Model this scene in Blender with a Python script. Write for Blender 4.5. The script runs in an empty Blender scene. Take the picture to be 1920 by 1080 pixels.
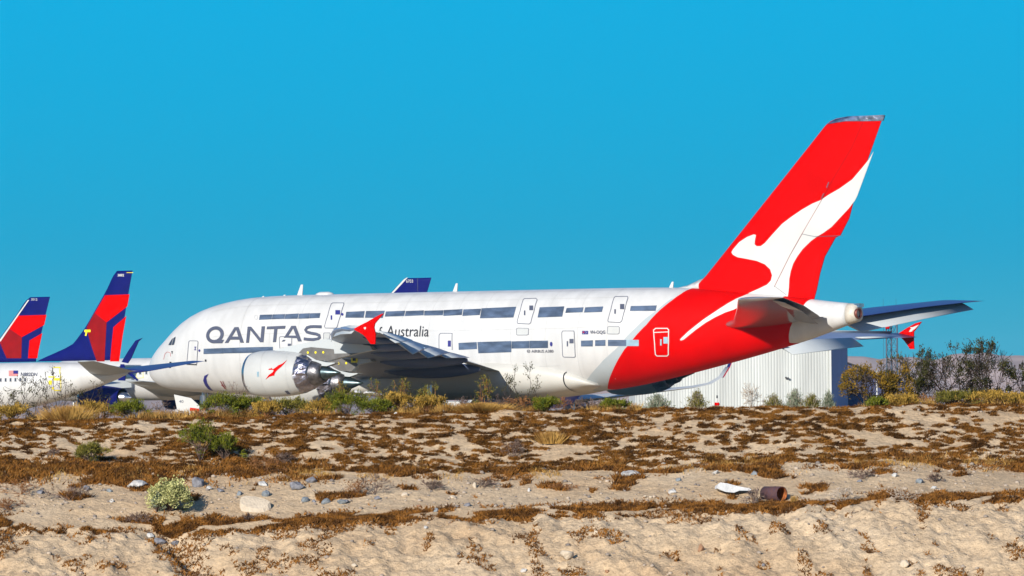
import bpy, bmesh, math, random
import numpy as np
from mathutils import Matrix, Vector
from mathutils.geometry import delaunay_2d_cdt
R = math.radians
random.seed(7)
rng = np.random.default_rng(11)
SC = bpy.context.scene
COL = SC.collection

# ------------------------------------------------------------------ camera
F, TH, YH, RO, H, D0 = 12810., 0.5991, 784.7, 0.0094, 0.3866, 560.
cam_d = bpy.data.cameras.new('camera')
cam = bpy.data.objects.new('camera', cam_d)
COL.objects.link(cam)
cam_d.sensor_width = 36
cam_d.lens = F / 1920 * 36
cam_d.shift_y = (YH - 540) / 1920
cam_d.clip_start = 1
cam_d.clip_end = 60000
cam.matrix_world = Matrix.Translation((0, 0, H)) @ Matrix.Rotation(R(90), 4, 'X') @ Matrix.Rotation(-RO, 4, 'Z')
SC.camera = cam

# ------------------------------------------------------------------ sky, sun, exposure
SUN_EL = 20.5
sx, sy = -0.457, -0.90                      # ground direction towards the sun
SUN_AZ = math.atan2(sx, sy)                 # clockwise from +Y
world = bpy.data.worlds.new('World')
SC.world = world
world.use_nodes = True
wn, wl = world.node_tree.nodes, world.node_tree.links
wn.clear()
wout = wn.new('ShaderNodeOutputWorld')
bg = wn.new('ShaderNodeBackground')
sky = wn.new('ShaderNodeTexSky')
sky.sky_type = 'NISHITA'
sky.sun_disc = False
sky.sun_elevation = R(SUN_EL)
sky.sun_rotation = SUN_AZ
sky.air_density = 1.0
sky.dust_density = 0.3
sky.ozone_density = 2.0
tc = wn.new('ShaderNodeTexCoord')
sep = wn.new('ShaderNodeSeparateXYZ')
wl.new(tc.outputs['Generated'], sep.inputs[0])
ramp = wn.new('ShaderNodeValToRGB')          # colour of the clear desert sky by height above the horizon
cr = ramp.color_ramp
K = 1 / 0.1
cr.elements[0].position = 0.0
cr.elements[0].color = (0.040, 0.37, 0.52, 1)
cr.elements[1].position = 1.0
cr.elements[1].color = (0.010, 0.20, 0.52, 1)
for p, c in ((0.012, (0.018, 0.365, 0.54)), (0.025, (0.003, 0.355, 0.59)), (0.045, (0.001, 0.385, 0.67)), (0.065, (0.001, 0.405, 0.73)), (0.2, (0.010, 0.30, 0.66))):
    e = cr.elements.new(p)
    e.color = (*c, 1)
wl.new(sep.outputs['Z'], ramp.inputs[0])
mixh = wn.new('ShaderNodeMapRange')
mixh.inputs['From Min'].default_value = 0.10
mixh.inputs['From Max'].default_value = 0.35
wl.new(sep.outputs['Z'], mixh.inputs['Value'])
skm = wn.new('ShaderNodeMix')
skm.data_type = 'RGBA'
skm.blend_type = 'MULTIPLY'
skm.inputs['Factor'].default_value = 1
skm.inputs['B'].default_value = (0.6, 0.8, 1.05, 1)
wl.new(sky.outputs[0], skm.inputs['A'])
rsc = wn.new('ShaderNodeMix')
rsc.data_type = 'RGBA'
rsc.blend_type = 'MULTIPLY'
rsc.inputs['Factor'].default_value = 1
SKYK = 7.6
rsc.inputs['B'].default_value = (SKYK, SKYK, SKYK, 1)
wl.new(ramp.outputs[0], rsc.inputs['A'])
mx = wn.new('ShaderNodeMix')
mx.data_type = 'RGBA'
wl.new(mixh.outputs[0], mx.inputs['Factor'])
wl.new(rsc.outputs['Result'], mx.inputs['A'])
wl.new(skm.outputs['Result'], mx.inputs['B'])
wl.new(mx.outputs['Result'], bg.inputs['Color'])
bg.inputs['Strength'].default_value = 0.09
wl.new(bg.outputs[0], wout.inputs['Surface'])

sun_d = bpy.data.lights.new('sun', 'SUN')
sun_d.energy = 4.2
sun_d.angle = R(0.5)
sun_d.color = (1.0, 0.93, 0.83)
sun = bpy.data.objects.new('sun', sun_d)
COL.objects.link(sun)
hl = math.hypot(sx, sy)
sdir = Vector((sx / hl * math.cos(R(SUN_EL)), sy / hl * math.cos(R(SUN_EL)), math.sin(R(SUN_EL))))
sun.rotation_euler = sdir.to_track_quat('Z', 'Y').to_euler()
SC.view_settings.view_transform = 'Standard'
SC.view_settings.look = 'None'
SC.view_settings.gamma = 1
SC.view_settings.exposure = 0.62
SC.cycles.max_bounces = 6
SC.cycles.transparent_max_bounces = 8

# ------------------------------------------------------------------ picture geometry
cT, sT = math.cos(TH), math.sin(TH)
X0 = (941 - 960) / F * D0


def unroll(u, v):
    return ((u - 960) * math.cos(RO) - (v - YH) * math.sin(RO),
            (u - 960) * math.sin(RO) + (v - YH) * math.cos(RO))


def W(u, v, Y):
    da, b = unroll(u, v)
    return da / F * Y, H - b / F * Y


class Frame:
    """local frame of an aircraft: x aft, y to starboard (away from the lens), z up"""
    def __init__(s, th, ref, X, Y):
        s.th, s.ref, s.X, s.Y = th, ref, X, Y
        s.c, s.s = math.cos(th), math.sin(th)

    def L(s, u, v, y=0.):
        da, b = unroll(u, v)
        k = da / F
        dx = (k * (s.Y + y * s.c) - y * s.s - s.X) / (s.c + k * s.s)
        Y = s.Y - dx * s.s + y * s.c
        return dx + s.ref, H - b / F * Y

    def root(s, name):
        o = bpy.data.objects.new(name, None)
        COL.objects.link(o)
        o.empty_display_size = 2
        o.location = (s.X - s.ref * s.c, s.Y + s.ref * s.s, 0)
        o.rotation_euler = (0, 0, -s.th)
        return o


# ------------------------------------------------------------------ helpers
def tag(o, label=None, cat=None, group=None, kind=None):
    if label: o['label'] = label
    if cat: o['category'] = cat
    if group: o['group'] = group
    if kind: o['kind'] = kind
    return o


def mk(name, V, Fc, mat, parent=None, smooth=False):
    me = bpy.data.meshes.new(name)
    if isinstance(Fc, np.ndarray):
        V = np.asarray(V, dtype=np.float32)
        n, k = Fc.shape
        me.vertices.add(len(V))
        me.vertices.foreach_set('co', V.ravel())
        me.loops.add(n * k)
        me.loops.foreach_set('vertex_index', Fc.ravel().astype(np.int32))
        me.polygons.add(n)
        me.polygons.foreach_set('loop_start', (np.arange(n) * k).astype(np.int32))
        me.polygons.foreach_set('loop_total', np.full(n, k, dtype=np.int32))
        me.update(calc_edges=True)
    else:
        me.from_pydata([tuple(map(float, v)) for v in V], [], [tuple(f) for f in Fc])
        me.update()
    if smooth:
        me.polygons.foreach_set('use_smooth', np.ones(len(me.polygons), dtype=bool))
    me.materials.append(mat)
    o = bpy.data.objects.new(name, me)
    COL.objects.link(o)
    if parent: o.parent = parent
    return o


class MB:
    def __init__(s): s.V, s.F = [], []

    def add(s, V, Fc):
        n = len(s.V)
        s.V += [tuple(v) for v in V]
        s.F += [tuple(i + n for i in f) for f in Fc]
        return s

    def box(s, c, d, rz=0, taper=1):
        x, y, z = [q / 2 for q in d]
        cc, ss = math.cos(rz), math.sin(rz)
        V = []
        for k in (-1, 1):
            t = taper if k > 0 else 1
            for a, b in ((-1, -1), (1, -1), (1, 1), (-1, 1)):
                px, py = a * x * t, b * y * t
                V.append((c[0] + px * cc - py * ss, c[1] + px * ss + py * cc, c[2] + k * z))
        return s.add(V, [(3, 2, 1, 0), (4, 5, 6, 7), (0, 1, 5, 4), (1, 2, 6, 5), (2, 3, 7, 6), (3, 0, 4, 7)])

    def tube(s, p, q, r0, r1=None, n=8, caps=True):
        r1 = r0 if r1 is None else r1
        p, q = Vector(p), Vector(q)
        d = (q - p)
        if d.length < 1e-6: return s
        d.normalize()
        a = d.orthogonal().normalized()
        b = d.cross(a)
        V = []
        for P, r in ((p, r0), (q, r1)):
            for i in range(n):
                t = 2 * math.pi * i / n
                V.append(P + a * math.cos(t) * r + b * math.sin(t) * r)
        Fc = [(i, (i + 1) % n, n + (i + 1) % n, n + i) for i in range(n)]
        if caps: Fc += [tuple(range(n))[::-1], tuple(range(n, 2 * n))]
        return s.add(V, Fc)

    def lathe(s, prof, o=(0, 0, 0), n=36):
        """revolve (x, r) about the local x axis"""
        V, Fc = [], []
        for x, r in prof:
            for i in range(n):
                t = 2 * math.pi * i / n
                V.append((o[0] + x, o[1] + r * math.sin(t), o[2] + r * math.cos(t)))
        for k in range(len(prof) - 1):
            for i in range(n):
                j = (i + 1) % n
                Fc.append((k * n + i, k * n + j, (k + 1) * n + j, (k + 1) * n + i))
        return s.add(V, Fc)

    def build(s, name, mat, parent=None, smooth=False):
        return mk(name, s.V, s.F, mat, parent, smooth)


def loft(rings, closed=True, cap=True):
    n = len(rings[0])
    V = [p for r in rings for p in r]
    Fc = []
    m = n if closed else n - 1
    for k in range(len(rings) - 1):
        for i in range(m):
            j = (i + 1) % n
            Fc.append((k * n + i, k * n + j, (k + 1) * n + j, (k + 1) * n + i))
    if cap:
        Fc.append(tuple(range(n))[::-1])
        Fc.append(tuple(range((len(rings) - 1) * n, len(rings) * n)))
    return V, Fc


def empty(name, loc, rz=0):
    o = bpy.data.objects.new(name, None)
    COL.objects.link(o)
    o.location = loc
    o.rotation_euler = (0, 0, rz)
    return o


def copy_tree(o, parent=None):
    c = o.copy()
    COL.objects.link(c)
    c.parent = parent
    for ch in [q for q in o.children]:
        copy_tree(ch, c)
    return c


def pchip(xs, ys):
    xs, ys = list(xs), list(ys)
    n = len(xs)
    h = [xs[i + 1] - xs[i] for i in range(n - 1)]
    d = [(ys[i + 1] - ys[i]) / h[i] for i in range(n - 1)]
    m = [0.] * n
    m[0], m[-1] = d[0], d[-1]
    for i in range(1, n - 1):
        if d[i - 1] * d[i] > 0:
            w1, w2 = 2 * h[i] + h[i - 1], h[i] + 2 * h[i - 1]
            m[i] = (w1 + w2) / (w1 / d[i - 1] + w2 / d[i])

    def f(x):
        if x <= xs[0]: return ys[0]
        if x >= xs[-1]: return ys[-1]
        i = 0
        while xs[i + 1] < x: i += 1
        t = (x - xs[i]) / h[i]
        return ((1 + 2 * t) * (1 - t) ** 2 * ys[i] + t * (1 - t) ** 2 * h[i] * m[i]
                + t * t * (3 - 2 * t) * ys[i + 1] + t * t * (t - 1) * h[i] * m[i + 1])
    return f


# ------------------------------------------------------------------ materials
def nodes(name):
    m = bpy.data.materials.new(name)
    m.use_nodes = True
    nt = m.node_tree
    b = nt.nodes['Principled BSDF']
    return m, nt, b


def mat(name, col, rough=0.5, metal=0., var=0.0, scale=3., bump=0., bscale=30., spec=0.5, aniso=(1, 1, 1), col2=None, coat=0.):
    m, nt, b = nodes(name)
    N, Lk = nt.nodes, nt.links
    b.inputs['Roughness'].default_value = rough
    b.inputs['Metallic'].default_value = metal
    b.inputs['Specular IOR Level'].default_value = spec
    b.inputs['Coat Weight'].default_value = coat
    b.inputs['Coat Roughness'].default_value = 0.08
    t = N.new('ShaderNodeTexCoord')
    mp = N.new('ShaderNodeMapping')
    mp.inputs['Scale'].default_value = aniso
    Lk.new(t.outputs['Object'], mp.inputs[0])
    ns = N.new('ShaderNodeTexNoise')
    ns.inputs['Scale'].default_value = scale
    ns.inputs['Detail'].default_value = 6
    Lk.new(mp.outputs[0], ns.inputs['Vector'])
    rp = N.new('ShaderNodeValToRGB')
    c2 = col2 or tuple(min(1, c * (1 - var)) for c in col)
    c1 = col if col2 else tuple(min(1, c * (1 + var * .6)) for c in col)
    rp.color_ramp.elements[0].position = 0.35
    rp.color_ramp.elements[1].position = 0.65
    rp.color_ramp.elements[0].color = (*c2, 1)
    rp.color_ramp.elements[1].color = (*c1, 1)
    Lk.new(ns.outputs[0], rp.inputs[0])
    Lk.new(rp.outputs[0], b.inputs['Base Color'])
    if bump:
        nb = N.new('ShaderNodeTexNoise')
        nb.inputs['Scale'].default_value = bscale
        nb.inputs['Detail'].default_value = 5
        Lk.new(mp.outputs[0], nb.inputs['Vector'])
        bp = N.new('ShaderNodeBump')
        bp.inputs['Strength'].default_value = bump
        bp.inputs['Distance'].default_value = 0.05
        Lk.new(nb.outputs[0], bp.inputs['Height'])
        Lk.new(bp.outputs[0], b.inputs['Normal'])
    return m


def leafmat(name, c1, c2, scale=6.):
    m, nt, b = nodes(name)
    N, Lk = nt.nodes, nt.links
    t = N.new('ShaderNodeTexCoord')
    ns = N.new('ShaderNodeTexNoise')
    ns.inputs['Scale'].default_value = scale
    ns.inputs['Detail'].default_value = 3
    Lk.new(t.outputs['Object'], ns.inputs['Vector'])
    rp = N.new('ShaderNodeValToRGB')
    rp.color_ramp.elements[0].position = 0.38
    rp.color_ramp.elements[1].position = 0.62
    rp.color_ramp.elements[0].color = (*c1, 1)
    rp.color_ramp.elements[1].color = (*c2, 1)
    Lk.new(ns.outputs[0], rp.inputs[0])
    Lk.new(rp.outputs[0], b.inputs['Base Color'])
    b.inputs['Roughness'].default_value = 0.75
    b.inputs['Specular IOR Level'].default_value = 0.15
    return m


M = {}
M['white'] = mat('white_paint', (.50, .50, .49), .42, var=.09, scale=.9, aniso=(1, 1, .18), coat=.15)
M['white2'] = mat('white_paint_grey', (.43, .44, .43), .45, var=.09, scale=.5)
M['fairing'] = mat('fairing_paint', (.48, .47, .43), .45, var=.07, scale=.4)
M['red'] = mat('red_paint', (.50, .0003, .0002), .5, var=.10, scale=.3, spec=.04)
M['silver'] = mat('silver_paint', (.33, .37, .39), .4, var=.04, scale=.5)
M['swoosh'] = mat('kangaroo_white', (.50, .50, .48), .4, var=.03, scale=.5)
M['letter'] = mat('grey_letter', (.060, .068, .105), .5, var=.1, scale=2)
M['black'] = mat('black_paint', (.012, .013, .018), .5)
M['navy'] = mat('navy_paint', (.02, .02, .16), .5)
M['line'] = mat('door_line', (.10, .11, .15), .6)
M['faint'] = mat('faint_line', (.36, .36, .36), .6)
M['seam'] = mat('skin_seam', (.40, .40, .395), .6)
M['tape'] = mat('window_tape', (.080, .115, .18), .42, metal=.25, var=.35, scale=.9, bump=.35, bscale=2.5, aniso=(1, 1, 3))
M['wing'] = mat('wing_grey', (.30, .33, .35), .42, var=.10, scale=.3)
M['wing_shade'] = mat('wing_underside_shade', (.075, .105, .20), .45, var=.15, scale=.3)  # dark blue tone paints in the shade below the wing
M['stab_shade'] = mat('stabilizer_shade_blue', (.008, .014, .13), .35, var=.1, scale=.3)  # bluish shade of the far tailplanes put into their base colour
M['elev'] = mat('elevator_grey', (.40, .43, .44), .45, var=.05, scale=.5)
M['metal'] = mat('bare_metal', (.55, .55, .56), .28, metal=1., var=.2, scale=1.5, bump=.15, bscale=3)
M['foil'] = mat('crumpled_foil', (.36, .35, .42), .30, metal=1., var=.4, scale=2.2, bump=1., bscale=2.6)
M['dark'] = mat('dark_metal', (.03, .03, .035), .5, metal=.3)
M['brown'] = mat('exhaust_brown', (.16, .05, .035), .5, metal=.3, var=.4, scale=6)
M['beige'] = mat('beige_metal', (.47, .43, .36), .5, var=.1)
M['cone'] = mat('exhaust_cone_metal', (.10, .14, .15), .32, metal=.9, var=.3, scale=3)
M['core'] = mat('core_metal', (.17, .165, .175), .38, metal=.9, var=.5, scale=2.5, bump=.4, bscale=4)
M['tailu'] = mat('glossy_tail_underside', (.42, .40, .42), .16, metal=.75, var=.1, scale=.4)
M['shield'] = mat('heat_shield_grey', (.13, .125, .12), .5, metal=.2, var=.2, scale=1.5)
M['tyre'] = mat('tyre_rubber', (.02, .02, .022), .85)
M['wrap'] = mat('wheel_wrap', (.14, .17, .24), .6, var=.2, scale=1.5, bump=.3, bscale=2)
M['yellow'] = mat('yellow_paint', (.70, .58, .01), .5)
M['dblue'] = mat('airline_blue', (.002, .004, .10), .45, spec=.2, var=.12, scale=1.2)
M['dred'] = mat('airline_red', (.50, .0006, .0006), .5, var=.08, spec=.04)
M['ddred'] = mat('airline_dark_red', (.22, .003, .005), .45, spec=.15, var=.15, scale=1.)
M['glass'] = mat('window_glass', (.04, .05, .07), .2)
M['bblue'] = mat('bright_blue', (.01, .02, .35), .4)
M['bareg'] = mat('tail_silver', (.42, .43, .45), .35, metal=.5, var=.2, scale=1.)


# =================================================================== BIG AIRLINER
A = Frame(TH, 36., X0, D0)
ztop = pchip([0, .12, .38, 1.19, 2.5, 3.53, 4.5, 5.8, 7.1, 8.67, 10.57, 12.4, 15.6, 31, 47, 51.7, 55.3, 60, 63.6, 67.7, 70.4],
             [4.95, 5.35, 5.8, 6.62, 7.65, 8.5, 9.15, 9.74, 10.12, 10.45, 10.7, 10.82, 10.88, 10.89, 10.88, 10.84, 10.7, 10.3, 9.94, 9.45, 9.18])
zbot = pchip([0, .12, .36, .87, 1.77, 3.07, 5.72, 10, 20, 40, 44, 46.5, 48.6, 52.3, 54.8, 57.8, 61, 63.9, 65.7, 67.7, 69.6, 70.4],
             [4.95, 4.5, 4.05, 3.64, 3.25, 3.03, 2.82, 2.6, 2.48, 2.45, 2.5, 2.62, 2.85, 3.48, 3.97, 4.6, 5.3, 5.99, 6.43, 7.03, 7.61, 7.8])
wid = pchip([0, .12, .4, 1, 2, 4, 7, 10, 13, 44, 48, 52, 56, 60, 64, 68, 70.4],
            [0.02, .45, .9, 1.5, 2.15, 2.85, 3.33, 3.52, 3.57, 3.57, 3.45, 3.1, 2.6, 2.05, 1.5, 1.0, .72])
PW = 0.90


def sect(x):
    zt, zb, w = ztop(x), zbot(x), wid(x)
    zc = zb + (zt - zb) * .43
    return zt, zb, zc, w


def surf(x, t, off=0., side=-1):
    """t: 0 crown .. pi keel; side -1 = port (towards the lens)"""
    zt, zb, zc, w = sect(x)
    s_, c_ = math.sin(t), math.cos(t)
    y = w * abs(s_) ** PW
    z = zc + (zt - zc if c_ > 0 else zc - zb) * math.copysign(abs(c_) ** PW, c_)
    # outward normal in the section plane
    ny, nz = s_ / max(w, .1), c_ / max((zt - zc if c_ > 0 else zc - zb), .1)
    n = math.hypot(ny, nz) or 1
    return (x, side * (y + off * ny / n), z + off * nz / n)


def t_of(x, z):
    zt, zb, zc, w = sect(x)
    h = (zt - zc) if z > zc else (zc - zb)
    q = max(-1, min(1, (z - zc) / max(h, .01)))
    c_ = math.copysign(abs(q) ** (1 / PW), q)
    return math.acos(max(-1, min(1, c_)))


def S(u, v):
    """picture point -> (x, t) on the port flank"""
    y = -3.
    for _ in range(14):
        x, z = A.L(u, v, y)
        x = max(0, min(70.4, x))
        t = t_of(x, z)
        y = .5 * y + .5 * surf(x, t)[1]
    return x, t


def dens(P, step):
    out = []
    for i in range(len(P)):
        a, b = P[i], P[(i + 1) % len(P)]
        n = max(1, int(math.hypot(b[0] - a[0], b[1] - a[1]) / step))
        for k in range(n):
            out.append((a[0] + (b[0] - a[0]) * k / n, a[1] + (b[1] - a[1]) * k / n))
    return out


def patch(polys, fmap, da, db, name, mt, parent, smooth=True, split=False):
    """polygons in a 2-D parameter plane, united, cut on a grid and laid on a surface"""
    vs, fs, raw = [], [], True
    for P in polys:
        if sum(P[i - 1][0] * P[i][1] - P[i][0] * P[i - 1][1] for i in range(len(P))) < 0: P = P[::-1]
        raw = raw and len(P) == 3
        n0, n = len(vs), len(P)
        vs += [Vector((a, b)) for a, b in P]
        fs.append(list(range(n0, n0 + n)))
    bm = bmesh.new()
    if raw:
        bv = [bm.verts.new((v.x, v.y, 0)) for v in vs]
        for f in fs: bm.faces.new([bv[i] for i in f])
        bmesh.ops.remove_doubles(bm, verts=bm.verts[:], dist=1e-5)
    else:
        r = delaunay_2d_cdt(vs, [], fs, 0, 1e-5, True)
        bv = [bm.verts.new((v.x, v.y, 0)) for v in r[0]]
        for f, src in zip(r[2], r[5]):
            if src:
                try: bm.faces.new([bv[i] for i in f])
                except ValueError: pass
    bmesh.ops.delete(bm, geom=[v for v in bm.verts if not v.link_faces], context='VERTS')
    if da:
        xs = [v.co.x for v in bm.verts]
        ys = [v.co.y for v in bm.verts]
        for lo, hi, st, ax in ((min(xs), max(xs), da, 0), (min(ys), max(ys), db, 1)):
            k = math.floor(lo / st) + 1
            while k * st < hi:
                co = (k * st, 0, 0) if ax == 0 else (0, k * st, 0)
                no = (1, 0, 0) if ax == 0 else (0, 1, 0)
                bmesh.ops.bisect_plane(bm, geom=bm.verts[:] + bm.edges[:] + bm.faces[:], plane_co=co, plane_no=no, dist=1e-5)
                k += 1
    for v in bm.verts:
        v.co = fmap(v.co.x, v.co.y)
    bmesh.ops.recalc_face_normals(bm, faces=bm.faces[:])
    bm.verts.index_update()
    groups = [list(bm.faces)]
    if split:
        seen, groups = set(), []
        for f in bm.faces:
            if f in seen: continue
            st, g = [f], []
            seen.add(f)
            while st:
                q = st.pop()
                g.append(q)
                for v in q.verts:
                    for h in v.link_faces:
                        if h not in seen:
                            seen.add(h)
                            st.append(h)
            groups.append(g)
    o = None
    for g in groups:
        idx, V, Fc = {}, [], []
        for f in g:
            t = []
            for v in f.verts:
                if v not in idx:
                    idx[v] = len(V)
                    V.append(v.co.copy())
                t.append(idx[v])
            Fc.append(tuple(t))
        o = mk(name, V, Fc, mt, parent, smooth)
    bm.free()
    return o


def decal(pix, name, mt, parent, off=.015, step=6., side=-1, grid=(.5, .13), split=False):
    polys = [[S(*p) for p in (dens(P, step) if len(P) > 3 else P)] for P in pix]
    return patch(polys, lambda x, t: surf(x, t, off, side), *grid, name, mt, parent, True, split)


def strokes(pts, w, closed=False):
    out = []
    n = len(pts)
    for i in range(n if closed else n - 1):
        a, b = pts[i], pts[(i + 1) % n]
        dx, dy = b[0] - a[0], b[1] - a[1]
        l = math.hypot(dx, dy) or 1
        nx, ny = -dy / l * w / 2, dx / l * w / 2
        ex, ey = dx / l * w * .4, dy / l * w * .4
        out.append([(a[0] - ex + nx, a[1] - ey + ny), (b[0] + ex + nx, b[1] + ey + ny), (b[0] + ex - nx, b[1] + ey - ny), (a[0] - ex - nx, a[1] - ey - ny)])
    return out


def path(pts, w):
    """mitred ribbon along a centre line, one quad per segment sharing its joints"""
    Lp, Rp = [], []
    for i, p in enumerate(pts):
        a, b = pts[max(0, i - 1)], pts[min(len(pts) - 1, i + 1)]
        dx, dy = b[0] - a[0], b[1] - a[1]
        l = math.hypot(dx, dy)
        Lp.append((p[0] - dy / l * w / 2, p[1] + dx / l * w / 2))
        Rp.append((p[0] + dy / l * w / 2, p[1] - dx / l * w / 2))
    return [[Lp[i], Lp[i + 1], Rp[i + 1], Rp[i]] for i in range(len(pts) - 1)]


def ell(cx, cy, a, b, n=20):
    return [(cx + a * math.cos(2 * math.pi * i / n), cy + b * math.sin(2 * math.pi * i / n)) for i in range(n)]


def rect(x0, y0, x1, y1): return [(x0, y0), (x1, y0), (x1, y1), (x0, y1)]


def z2(P): return [(270 + x / 4.32, 520 + y / 4.32) for x, y in P]
def z4(P): return [(640 + x / 3.856, 500 + y / 3.857) for x, y in P]
def z5(P): return [(940 + x / 4.155, 520 + y / 4.154) for x, y in P]
def z6(P): return [(1220 + x / 3.856, 500 + y / 3.857) for x, y in P]
def z7(P): return [(1260 + x / 2.633, 190 + y / 2.634) for x, y in P]
def zq(P): return [(370 + x / 8, 590 + y / 8) for x, y in P]
def z1(P): return [(x / 3.6, 480 + y / 3.6) for x, y in P]
def zs(P): return [(1320 + x / 8, 540 + y / 8) for x, y in P]


def text_polys(txt, box, shear=0., bold=.0):
    """triangles of a word fitted to a picture box (x0,y0,x1,y1)"""
    cu = bpy.data.curves.new('lettering', 'FONT')
    cu.body = txt
    cu.resolution_u = 3
    cu.offset = bold
    ob = bpy.data.objects.new('lettering', cu)
    COL.objects.link(ob)
    bpy.context.view_layer.update()
    me = bpy.data.meshes.new_from_object(ob)
    V = [v.co.copy() for v in me.vertices]
    T = []
    for p in me.polygons: T.append([tuple(V[i][:2]) for i in p.vertices])
    bpy.data.objects.remove(ob)
    bpy.data.curves.remove(cu)
    bpy.data.meshes.remove(me)
    xs = [v.x for v in V]
    ys = [v.y for v in V]
    x0, x1, y0, y1 = min(xs), max(xs), min(ys), max(ys)
    out = []
    for P in T:
        out.append([(box[0] + (a - x0) / (x1 - x0) * (box[2] - box[0]) + shear * (b - y0) / (y1 - y0),
                     box[3] + (b - y0) / (y1 - y0) * (box[1] - box[3])) for a, b in P])
    return out


air = A.root('jumbo_airliner')
tag(air, 'huge white double-deck jumbo airliner with a white kangaroo on its red tail', 'airliner')

# fuselage: port and starboard together, continuous
xs = [0, .03, .08, .15, .25, .4, .6, .85, 1.2, 1.6, 2.1, 2.7, 3.4, 4.2, 5, 6, 7, 8, 9.5, 11, 13] + list(np.arange(15, 44, 2.)) + list(np.arange(44, 69.2, 1.)) + [69.5]
NT = 36
rings = []
for x in xs:
    r = [surf(x, math.pi * k / NT, 0, -1) for k in range(NT + 1)] + [surf(x, math.pi * (NT - k) / NT, 0, 1) for k in range(1, NT)]
    rings.append(r)
V, Fc = loft(rings)
fus = mk('fuselage', V, Fc, M['white'], air, True)
# tail end piece with exhaust
rings = [[surf(x, math.pi * k / NT, o, -1) for k in range(NT + 1)] + [surf(x, math.pi * (NT - k) / NT, o, 1) for k in range(1, NT)] for x, o in ((69.5, 0.), (69.9, 0.), (70.3, -.02), (70.38, -.15))]
V, Fc = loft(rings)
tailend = mk('tail_cone', V, Fc, M['beige'], air, True)
zc_ = (ztop(70.4) + zbot(70.4)) / 2 + .05
ex = MB()
ex.lathe([(0, .02), (0, .40), (.32, .42), (.32, .34), (.05, .3)], (70.25, -.30, zc_ - .1), 20)
ex.build('exhaust_pipe', M['brown'], tailend, True)
st = MB()
st.box((71.0 - .65, 0, ztop(70.2) - .12), (.5, .7, .3))
st.build('vent', M['metal'], tailend)

# red livery over the rear, wrapped both sides
front = z5([(1500, 85), (1470, 93), (1400, 130), (1330, 180), (1260, 235), (1200, 290), (1130, 370), (1070, 430), (1020, 490), (960, 560), (910, 640), (870, 720), (845, 780), (832, 830), (829, 868)])
rear = z6([(1005, 550), (1000, 490), (1010, 440), (1030, 390), (1060, 340), (1100, 290), (1150, 240), (1172, 236)])
Fp = [S(*p) for p in dens(front, 8)[:-12] if p] if False else [S(*p) for p in front]
Rp = [S(*p) for p in rear]


def refine(P, n=4):
    o = []
    for i in range(len(P) - 1):
        for k in range(n):
            o.append((P[i][0] + (P[i + 1][0] - P[i][0]) * k / n, P[i][1] + (P[i + 1][1] - P[i][1]) * k / n))
    o.append(P[-1])
    return o


Fp = [(Fp[0][0] + 1.0, 0.)] + Fp + [(Fp[-1][0] + .1, math.pi)]
Rp = [(Rp[0][0] + .5, math.pi)] + Rp + [(Rp[-1][0] + .4, 0.)]
redpoly = refine(Fp) + refine(Rp)
for sd in (-1, 1):
    patch([redpoly], lambda x, t, sd=sd: surf(x, t, .012, sd), .5, .11, 'red_livery', M['red'], air)
sil = z5([(1330, 165), (1215, 255), (1130, 315), (1060, 380), (960, 480), (890, 560), (800, 640), (705, 745), (640, 835), (600, 900)])
Sp = [S(*p) for p in sil]
Sp = Sp + [(Sp[-1][0] - .3, math.pi)]
silpoly = refine(Sp) + [(Fp[-1][0] + .3, math.pi)] + [(a + .35, b) for a, b in refine(Fp)[::-1] if b > Sp[0][1] + .02]
for sd in (-1, 1):
    patch([silpoly], lambda x, t, sd=sd: surf(x, t, .006, sd), .5, .11, 'silver_band', M['silver'], air)
# white swoosh on the flank
sw = z6([(980, 214), (870, 190), (760, 178), (700, 200), (620, 232), (560, 265), (500, 303), (440, 343), (380, 383), (320, 430), (270, 470), (230, 508), (213, 525), (218, 535), (240, 528),
         (280, 495), (330, 455), (400, 405), (470, 365), (540, 332), (600, 312), (690, 268), (760, 240), (860, 228), (950, 228)])
decal([sw], 'kangaroo_leg', M['swoosh'], air, .024, 5)

# tape over the cabin windows
tapes = [z2([(940, 305), (1040, 302), (1035, 340), (933, 345)]), z2([(1043, 302), (1145, 299), (1138, 337), (1037, 340)]), z2([(1148, 300), (1255, 294), (1245, 336), (1140, 338)]),
         z2([(1258, 296), (1345, 292), (1338, 334), (1250, 336)]), z2([(1347, 293), (1430, 290), (1423, 330), (1340, 333)])]
tapes += [z4(P) for P in ([(37, 328), (170, 322), (162, 370), (30, 370)], [(180, 322), (315, 320), (300, 372), (172, 370)], [(323, 325), (463, 320), (455, 358), (316, 362)],
                          [(468, 322), (598, 317), (596, 352), (460, 358)], [(602, 320), (740, 316), (735, 352), (600, 354)], [(742, 315), (878, 308), (872, 350), (739, 357)],
                          [(884, 310), (1012, 305), (1002, 350), (876, 357)], [(1015, 302), (1265, 291), (1245, 368), (1003, 374)], [(1435, 295), (1613, 288), (1598, 362), (1420, 368)],
                          [(1630, 300), (1752, 295), (1745, 330), (1620, 335)],
                          [(848, 552), (980, 545), (982, 595), (850, 602)], [(985, 545), (1230, 538), (1230, 618), (992, 626)], [(1233, 540), (1360, 537), (1360, 590), (1232, 592)], [(1362, 536), (1495, 535), (1495, 588), (1362, 590)])]
tapes += [z5(P) for P in ([(655, 235), (795, 228), (785, 270), (645, 275)], [(1010, 225), (1212, 220), (1203, 262), (1003, 262)],
                          [(622, 493), (715, 490), (713, 538), (622, 538)], [(732, 490), (812, 487), (812, 533), (732, 535)], [(832, 487), (975, 487), (975, 535), (832, 535)])]
tapes += [zq([(98, 512), (400, 500), (400, 582), (95, 590)]), zq([(402, 500), (750, 489), (750, 574), (402, 580)]), zq([(752, 489), (1135, 482), (1135, 560), (752, 574)])]
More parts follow.
